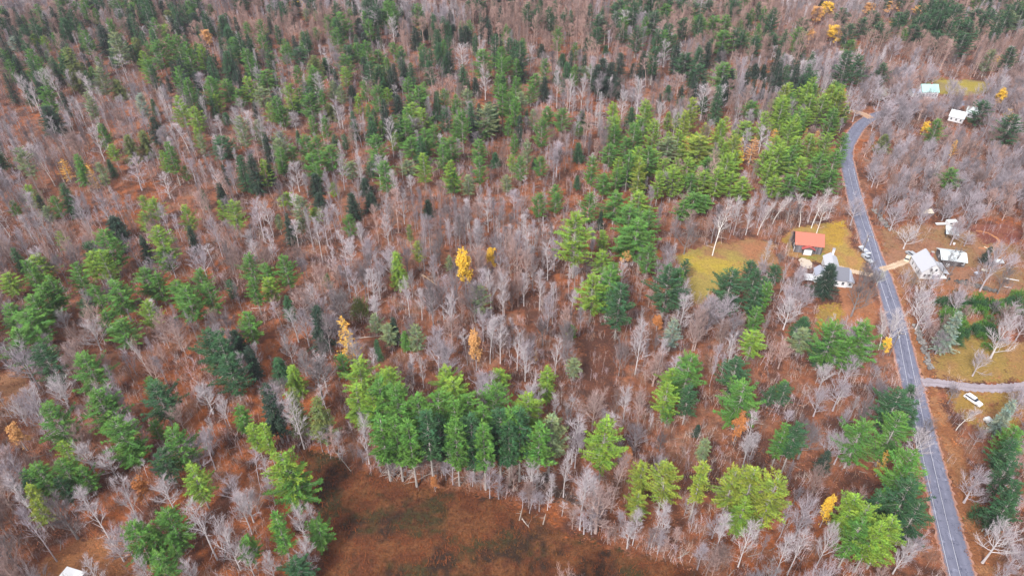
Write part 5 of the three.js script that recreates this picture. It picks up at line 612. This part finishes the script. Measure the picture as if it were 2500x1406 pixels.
{ // the fringe of bare trees in front of the pines, along the edge of the clearing
  const r = rng(83), M = Z.meadow; for (let i = 0; i < 11; i++) { const A = M[i], B = M[i + 1], L = Math.hypot(B[0] - A[0], B[1] - A[1]); for (let s = 0; s < L; s += 1.5) { const t = s / L, off = 0.5 + 8 * r() * r(), X = A[0] + (B[0] - A[0]) * t + (r() - 0.5) * 2, Zf = A[1] + (B[1] - A[1]) * t + off, p = toPixel(X, 0, -Zf), H = 4.5 + 6.5 * r(), c = r(), dd = r(), keep = r(); if (keep < 0.3 || inside(M, X, Zf) || p.x > 2540) continue; rest.push({ X, Zf, H, W: H * (0.4 + 0.3 * dd), tone: c < 0.15 ? 'a' : c < 0.6 ? 'b' : 'c', seen: true, size: H / p.d * 0.6 }); } }
}
{ // the thicket on the near side of the far road
  const r = rng(84); for (let i = 0; i < 60; i++) { const px = 2142 + 350 * r(), back = ways[0].pts.map((p) => toPixel(p.x, 0, p.z)).filter((q) => q.y < 300).reduce((b, q) => Math.abs(q.x - px) < Math.abs(b.x - px) ? q : b), g = at(px, back.y + 12 + 26 * r()), H = 9 + 5 * r(), c = r(), dd = r(); if (wayDist(g.x, -g.z) < 3 || hides(g.x, -g.z, H, 0.9)) continue; rest.push({ X: g.x, Zf: -g.z, east: true, H, W: H * (0.5 + 0.25 * dd), tone: c < 0.7 ? 'b' : 'c', seen: true, size: 0.01 }); }
}
const nBare = trees.filter((t) => 'BV'.includes(t.kind)).length;
rest.sort((a, b) => (b.seen - a.seen) || b.size - a.size);
const own = rest.splice(0, Math.max(0, 300 - nBare));
own.forEach((t) => plant(t.east || t.broad ? 'B' : 'V', t.tone === 'r' ? 'c' : t.tone, t.X, -t.Zf, t.H, t.W, ++serial));
function scatter(name, label, geos, material, places, tint) {
  const g = new THREE.Group(), lists = geos.map(() => []); places.forEach((p, i) => lists[p.v ?? Math.floor(hash2(i, 91) * geos.length)].push(p));
  const m = new THREE.Matrix4(), q = new THREE.Quaternion(), c = new THREE.Color();
  geos.forEach((geo, v) => { const L = lists[v]; if (!L.length) return; const im = new THREE.InstancedMesh(geo, material, L.length); im.name = 'copies'; L.forEach((p, i) => { q.setFromAxisAngle(V(0, 1, 0), p.turn); m.compose(V(p.X, p.Y ?? -0.03, -p.Zf), q, V(p.sx, p.sy, p.sx)); im.setMatrixAt(i, m); im.setColorAt(i, c.setRGB(...tint(p))); }); im.castShadow = im.receiveShadow = true; g.add(im); });
  return put(g, name, { label, kind: 'stuff' });
}
const toneRGB = { a: [1.15, 1.15, 1.17], b: [0.9, 0.87, 0.93], c: [0.90, 0.68, 0.60], r: [0.94, 0.68, 0.57], d: [0.52, 0.48, 0.49] };
{
  const ALL = [...WOODS, ...BROADS], geos = ALL.map((w) => mergeGeometries([w.trunk, w.crown]));
  scatter('bare_trees', 'the remaining bare grey hardwoods of the wood, too many to tell apart', geos, barkMat, rest.map((t, i) => { const v = t.east || t.broad ? WOODS.length + Math.floor(hash2(i, 5) * BROADS.length) : Math.floor(hash2(i, 5) * WOODS.length), w = ALL[v]; return { X: t.X, Zf: t.Zf, v, sy: t.H / w.H, sx: Math.min(2 * t.H / w.H, t.W / (2 * w.R)), turn: hash2(i, 6) * 6.283, tone: t.tone, k: hash2(i, 8) }; }), (p) => toneRGB[p.tone].map((v) => v * (0.5 + 0.75 * p.k)));
}
{ // undergrowth: saplings and brush
  const r = rng(78), pl = [], cell = 1.75;
  for (let z = 62; z < 690; z += cell) { const half = Math.min(530, 0.80 * (z * CP + EYE * SP) + 40); for (let x = -half; x < half; x += cell) {
    const X = x + r() * cell, Zf = z + r() * cell, a = r(), b = r(), v = r(), t = r(), k = r();
    let den = 0.28 + 0.9 * (fbm(X / 16 + 3, Zf / 16 + 7, 2) - 0.36); if (openYard.some((P) => inside(P, X, Zf))) den = 0.1; if (a > den) continue;
    if (wayDist(X, Zf) < 1.6 || clear(X, Zf)) continue;
    const p = toPixel(X, 0, -Zf), s = 0.55 + 0.75 * b; pl.push({ X, Zf, v: p.y > 560 && v < 0.45 ? 4 + (v < 0.22 ? 1 : 0) : Math.floor(v * BRUSH.length), sx: s * (0.9 + 0.5 * k), sy: s, turn: t * 6.283, k });
  } }
  scatter('undergrowth', 'pinkish brown saplings and brush between the trees', BRUSH, barkMat, pl, (p) => { const f = 0.4 + 0.85 * p.k; return [f * 1.04, f * 0.98, f * (0.85 + 0.25 * p.turn / 6.283)]; });
}
{ // marsh grass of the brown meadow and leaf litter relief
  const gr = (seed, n, h, w) => { const r = rng(seed), C = new Geo(); for (let i = 0; i < n; i++) { const az = r() * 6.283, p = V(Math.cos(az) * r() * 0.7, 0, Math.sin(az) * r() * 0.7), d = V((r() - 0.5) * 1.3, 0.7, (r() - 0.5) * 1.3).normalize(); C.blade(p, d, h * (0.6 + 0.8 * r()), w, V(-d.z, 0, d.x).normalize(), jit(r, [1, 1, 1], 0.35)); } return C.build(); };
  const r = rng(79), pl = [], cell = 0.95; let x0 = 1e9, x1 = -1e9, z0 = 1e9, z1 = -1e9; for (const [x, z] of Z.meadow) { x0 = Math.min(x0, x); x1 = Math.max(x1, x); z0 = Math.min(z0, z); z1 = Math.max(z1, z); }
  for (let z = Math.max(60, z0); z < z1; z += cell) for (let x = x0; x < x1; x += cell) { const X = x + r() * cell, Zf = z + r() * cell, k = r(), t = r(), v = r(); if (!inside(Z.meadow, X, Zf)) continue; const n = fbm(X / 15 + 31, Zf / 11 + 3, 4), s = 0.55 + 0.6 * k; pl.push({ X, Zf, v: v < 0.5 ? 0 : 1, sx: s, sy: s * (0.5 + 0.6 * v), turn: t * 6.283, k, n, o: fbm(X / 9 + 5, Zf / 9 + 8, 4) }); }
  scatter('meadow_grass', 'rust brown and olive marsh grass covering the open meadow', [gr(31, 12, 0.8, 0.1), gr(32, 9, 1.0, 0.12)], new THREE.MeshStandardMaterial({ color: 0xffffff, vertexColors: true, roughness: 1, side: THREE.DoubleSide }), pl, (p) => { const f = 0.4 + 1.1 * p.k, d = Math.min(1, Math.max(0, (p.n - 0.42) / 0.4)); const A = [0.155, 0.043, 0.012], B = p.o > 0.5 ? [0.05, 0.037, 0.009] : [0.036, 0.015, 0.007]; return A.map((v, i) => (v + (B[i] - v) * d) * f); });
  const lg = (seed) => { const q = rng(seed), C = new Geo(); for (let i = 0; i < 16; i++) { const p = V((q() - 0.5) * 2.4, 0.03 + 0.12 * q(), (q() - 0.5) * 2.4), d = V(q() - 0.5, (q() - 0.3) * 0.6, q() - 0.5).normalize(); C.leaf(p, d, 0.3 + 0.3 * q(), 0.26, V(-d.z, 0, d.x).normalize(), V(0, 1, 0), jit(q, [1, 1, 1], 0.4)); } return C.build(); };
  const lp = [], c2 = 2.6; for (let z = 70; z < 330; z += c2) { const half = 0.78 * (z * CP + EYE * SP) + 10; for (let x = -half; x < half; x += c2) { const X = x + r() * c2, Zf = z + r() * c2, k = r(), t = r(), g = r(), h = r(); if (h > 0.75 || wayDist(X, Zf) < 0.3 || inside(Z.meadow, X, Zf) || ((inside(Z.lawn, X, Zf) || inside(Z.yard, X, Zf) || inside(Z.eastField, X, Zf)) && h > 0.5 * (fbm(X / 5, Zf / 5, 2) - 0.3)) || inside(Z.wet, X, Zf) || houses.some(([a, b, q]) => Math.hypot(a - X, b - Zf) < q * 0.8)) continue; lp.push({ X, Zf, v: g < 0.5 ? 0 : 1, sx: 0.8 + 0.5 * k, sy: 1, turn: t * 6.283, k, g, hot: inside(Z.bank, X, Zf) || inside(Z.leafYard, X, Zf) || inside(Z.leafCorner, X, Zf) || inside(Z.eastLeaves, X, Zf), dk: inside(Z.gully, X, Zf) }); } }
  scatter('fallen_leaves', 'orange and brown fallen leaves heaped on the forest floor', [lg(41), lg(42)], new THREE.MeshStandardMaterial({ color: 0xffffff, vertexColors: true, roughness: 1, side: THREE.DoubleSide }), lp, (p) => { const f = (0.4 + 0.95 * p.k) * (p.dk ? 0.6 : 1); return p.hot ? [0.33 * f, 0.115 * f, 0.038 * f] : [0.25 * f, (0.078 + 0.03 * p.g) * f, (0.033 + 0.028 * p.g) * f]; });
}
{ // the 300 pines that show largest are trees of their own; the smaller ones beyond them are one wood
  const pines = trees.filter((t) => t.kind === 'P').sort((a, b) => (b.label ? 1 : 0) - (a.label ? 1 : 0) || b.size - a.size), far = new Set([...pines.slice(300), ...trees.filter((t) => t.kind === 'H' && t.fill)]), g = new THREE.Group(), groups = new Map();
  for (const t of far) { const k = t.v.R + t.tone; if (!groups.has(k)) groups.set(k, []); groups.get(k).push(t); t.o.updateMatrix(); }
  for (const l of groups.values()) for (const [name, geo, m] of [['trunks', l[0].v.trunk, barkMat], ['crowns', l[0].v.crown, leafMats[l[0].tone]]]) { const im = new THREE.InstancedMesh(geo, m, l.length); im.name = name; l.forEach((t, i) => im.setMatrixAt(i, t.o.matrix)); g.add(im); }
  put(g, 'small_evergreens', { label: 'the smaller pines and hemlocks of the wood, too small to tell apart', kind: 'stuff' });
  for (let i = trees.length - 1; i >= 0; i--) if (far.has(trees[i])) trees.splice(i, 1); else { const [name, category] = KIND[trees[i].kind]; put(trees[i].o, name, { category }); }
}
{ // rotting trunks on the forest floor
  const mk = (seed) => { const q = rng(seed), T = new Geo(); T.tube([V(-3, 0.25, 0), V(0, 0.3 + 0.2 * q(), 0.2), V(3.4, 0.35, 0)], [0.2, 0.16, 0.07], 5, () => jit(q, [0.5, 0.44, 0.41], 0.25)); for (let i = 0; i < 7; i++) T.tube([V(-0.5 + i * 0.5, 0.3, 0), V(i * 0.6, 0.4 + q(), (q() - 0.5) * 2.4)], [0.05, 0.02], 3, jit(q, [0.5, 0.44, 0.41], 0.25)); return T.build(); };
  const r = rng(82), pl = []; for (let i = 0; i < 2600; i++) { const z = 80 + 430 * Math.pow(r(), 0.8), half = 0.78 * (z * CP + EYE * SP), x = (r() * 2 - 1) * half, k = r(), t = r(), s = 0.25 + 0.6 * r() * r(); if (wayDist(x, z) < 5 || clear(x, z) || openYard.some((P) => inside(P, x, z))) continue; pl.push({ X: x, Zf: z, v: i % 3, sx: s, sy: s, turn: t * 6.283, k }); }
  scatter('deadwood', 'fallen grey trunks and limbs lying over the forest floor', [mk(51), mk(52), mk(53)], barkMat, pl, (p) => { const f = 0.3 + 0.5 * p.k; return [f, f * 0.94, f * 0.92]; });
}
{ // evergreens that stand past the picture edges
  const r = rng(80), pl = [], geos = PINES.slice(0, 4).map((w) => { const c = w.crown.clone(), a = c.attributes.color; for (let i = 0; i < a.count; i++) a.setXYZ(i, a.getX(i) * 0.06, a.getY(i) * 0.13, a.getZ(i) * 0.055); return mergeGeometries([w.trunk, c]); });
  for (let i = 0; i < 900; i++) { const z = 610 + 160 * r(), x = (r() - 0.5) * 1100, H = 15 + 9 * r(); if (toPixel(x, H, -z).y > -6) continue; pl.push({ X: x, Zf: z, v: i % 4, sx: H / 26, sy: H / 26, turn: r() * 6.283, k: r() }); }
  scatter('far_wood', 'pine wood continuing beyond the far edge of the view', geos, barkMat, pl, (p) => [0.8 + 0.4 * p.k, 0.8 + 0.4 * p.k, 0.8 + 0.4 * p.k]);
}
// ---------------------------------------------------------------- what each tree is called
{
  const marks = [['the red-roofed barn', 1975, 600], ['the white farmhouse', 2030, 670], ['the brick-chimney gable house', 2265, 655], ['the turquoise-roofed house', 2268, 225], ['the two pale-roofed houses', 2350, 285], ['the far road bend', 2095, 312], ['the big golden larch', 835, 860], ['the ragged golden aspen', 1133, 670], ['the lone dense fir cone', 966, 660], ['the blackish round hemlock', 769, 800], ['the grey dead spruce', 1471, 280], ['the golden grove tree', 1803, 400], ['the yellow lawn birch', 1745, 590], ['the larch-flanked spruce', 807 - 625, 420], ['the brown meadow corner', 760, 1110], ['the big meadow pines', 1050, 1165], ['the broken meadow snags', 1290, 1265], ['the rust-orange leafy tree', 1808, 1060], ['the bright yellow little tree', 2034, 1250], ['the golden pole bush', 2171, 845], ['the white-roofed hut', 155, 1395], ['the leaning white trunk', 105, 420], ['the dark leafy gully', 1460, 930], ['the juniper thicket', 2380, 780], ['the parked old cars', 2395, 1005], ['the fiery orange shrub', 384, 1350], ['the orange leaf glade', 30, 950], ['the twin rounded firs', 325, 370], ['the black hemlock clump', 1490, 190], ['the orange-topped tree', 725, 20], ['the orange beech crown', 1027, 65], ['the yellow lawn', 1760, 645], ['the sage-grey conifer', 1647, 800], ['the frost-grey crown', 1340, 740], ['the narrow spruce spire', 959, 800], ['the round golden-orange tree', 2038, 90], ['the white tangled crown', 755, 720], ['the olive-gold pine crown', 1711, 360], ['the white stacked pine crown', 140, 790], ['the small blackish conifer', 2025, 1130], ['the single meadow-edge pine', 1480, 1100], ['the very tall bright pine', 1409, 600], ['the pointed golden larch east', 2338, 360], ['the open shelter', 2320, 565], ['the far top of the wood', 1250, 15], ['the dark wood at the far corner', 150, 60]].map(([n, x, y]) => ({ n, x, y, g: at(x, y) }));
  marks.find((m) => m.n === 'the white stacked pine crown').n = 'the white pine-wall crown';
  const toneW = { 1: 'bright green', y: 'yellow-green', 2: 'mid-green', 3: 'deep green', 4: 'blackish green', 5: 'pale olive-green', 6: 'sage-grey', o: 'olive-green', L: 'golden', G: 'golden', O: 'orange', K: 'tan-orange', D: 'grey', a: 'silver-grey', b: 'lavender-grey', c: 'pinkish-brown', d: 'dark brown', g: 'greenish-grey' };
  const kindW = { P: 'pine', H: 'hemlock', L: 'larch', B: 'spreading bare tree', V: 'bare tree', W: 'white birch', O: 'leafy tree', U: 'bush', D: 'dead spruce' };
  const groupW = { P: 'pines standing through the wood', H: 'dense hemlocks and firs of the wood', L: 'golden larches', B: 'broad bare trees', V: 'bare hardwoods of the wood', W: 'white birches', O: 'trees with autumn leaves', U: 'evergreen bushes in the east field' };
  const ord = ['', 'second', 'third', 'fourth', 'fifth', 'sixth', 'seventh', 'eighth', 'ninth', 'tenth', 'eleventh', 'twelfth', 'thirteenth', 'fourteenth', 'fifteenth', 'sixteenth', 'seventeenth', 'eighteenth'];
  const cells = new Map();
  for (const t of trees) {
    if (groupW[t.kind]) t.o.userData.group = groupW[t.kind];
    if (t.label) { t.o.userData.label = t.label; continue; }
    let best = null, bd = 1e9; for (const m of marks) { const d = Math.hypot(m.g.x - t.x, m.g.z - t.z); if (d < bd) { bd = d; best = m; } }
    const p = toPixel(t.x, t.H * 0.6, t.z), dx = p.x - best.x, dy = (p.y - best.y) * 1.3, road = best.x > 2110;
    const side = Math.abs(dx) > Math.abs(dy) ? ((dx > 0) !== road ? 'towards the road from' : 'away from the road from') : dy < 0 ? 'beyond' : 'this side of';
    const size = t.kind === 'U' ? '' : t.H > 23 ? 'tall ' : t.H < 13 ? 'low ' : t.R * 2 / t.H > 0.42 ? 'wide ' : '';
    const key = `${size}${toneW[t.tone] && t.kind !== 'W' ? toneW[t.tone] + ' ' : ''}${kindW[t.kind]} ${side} ${best.n}`;
    if (!cells.has(key)) cells.set(key, []); cells.get(key).push([bd, t]);
  }
  for (const [key, l] of cells) { l.sort((a, b) => a[0] - b[0]); l.forEach(([, t], i) => { t.o.userData.label = l.length > 1 ? `${ord[i] || 'first'} ${key}${i || l.length < 2 ? '' : ''}` : key; }); }
  const count = {}; for (const t of trees) count[t.kind] = (count[t.kind] ?? 0) + 1; console.log(JSON.stringify(count), 'rest', rest.length);
}
scene.traverse((m) => { if (m.isMesh) { m.castShadow = true; m.receiveShadow = true; } });
renderer.render(scene, camera);
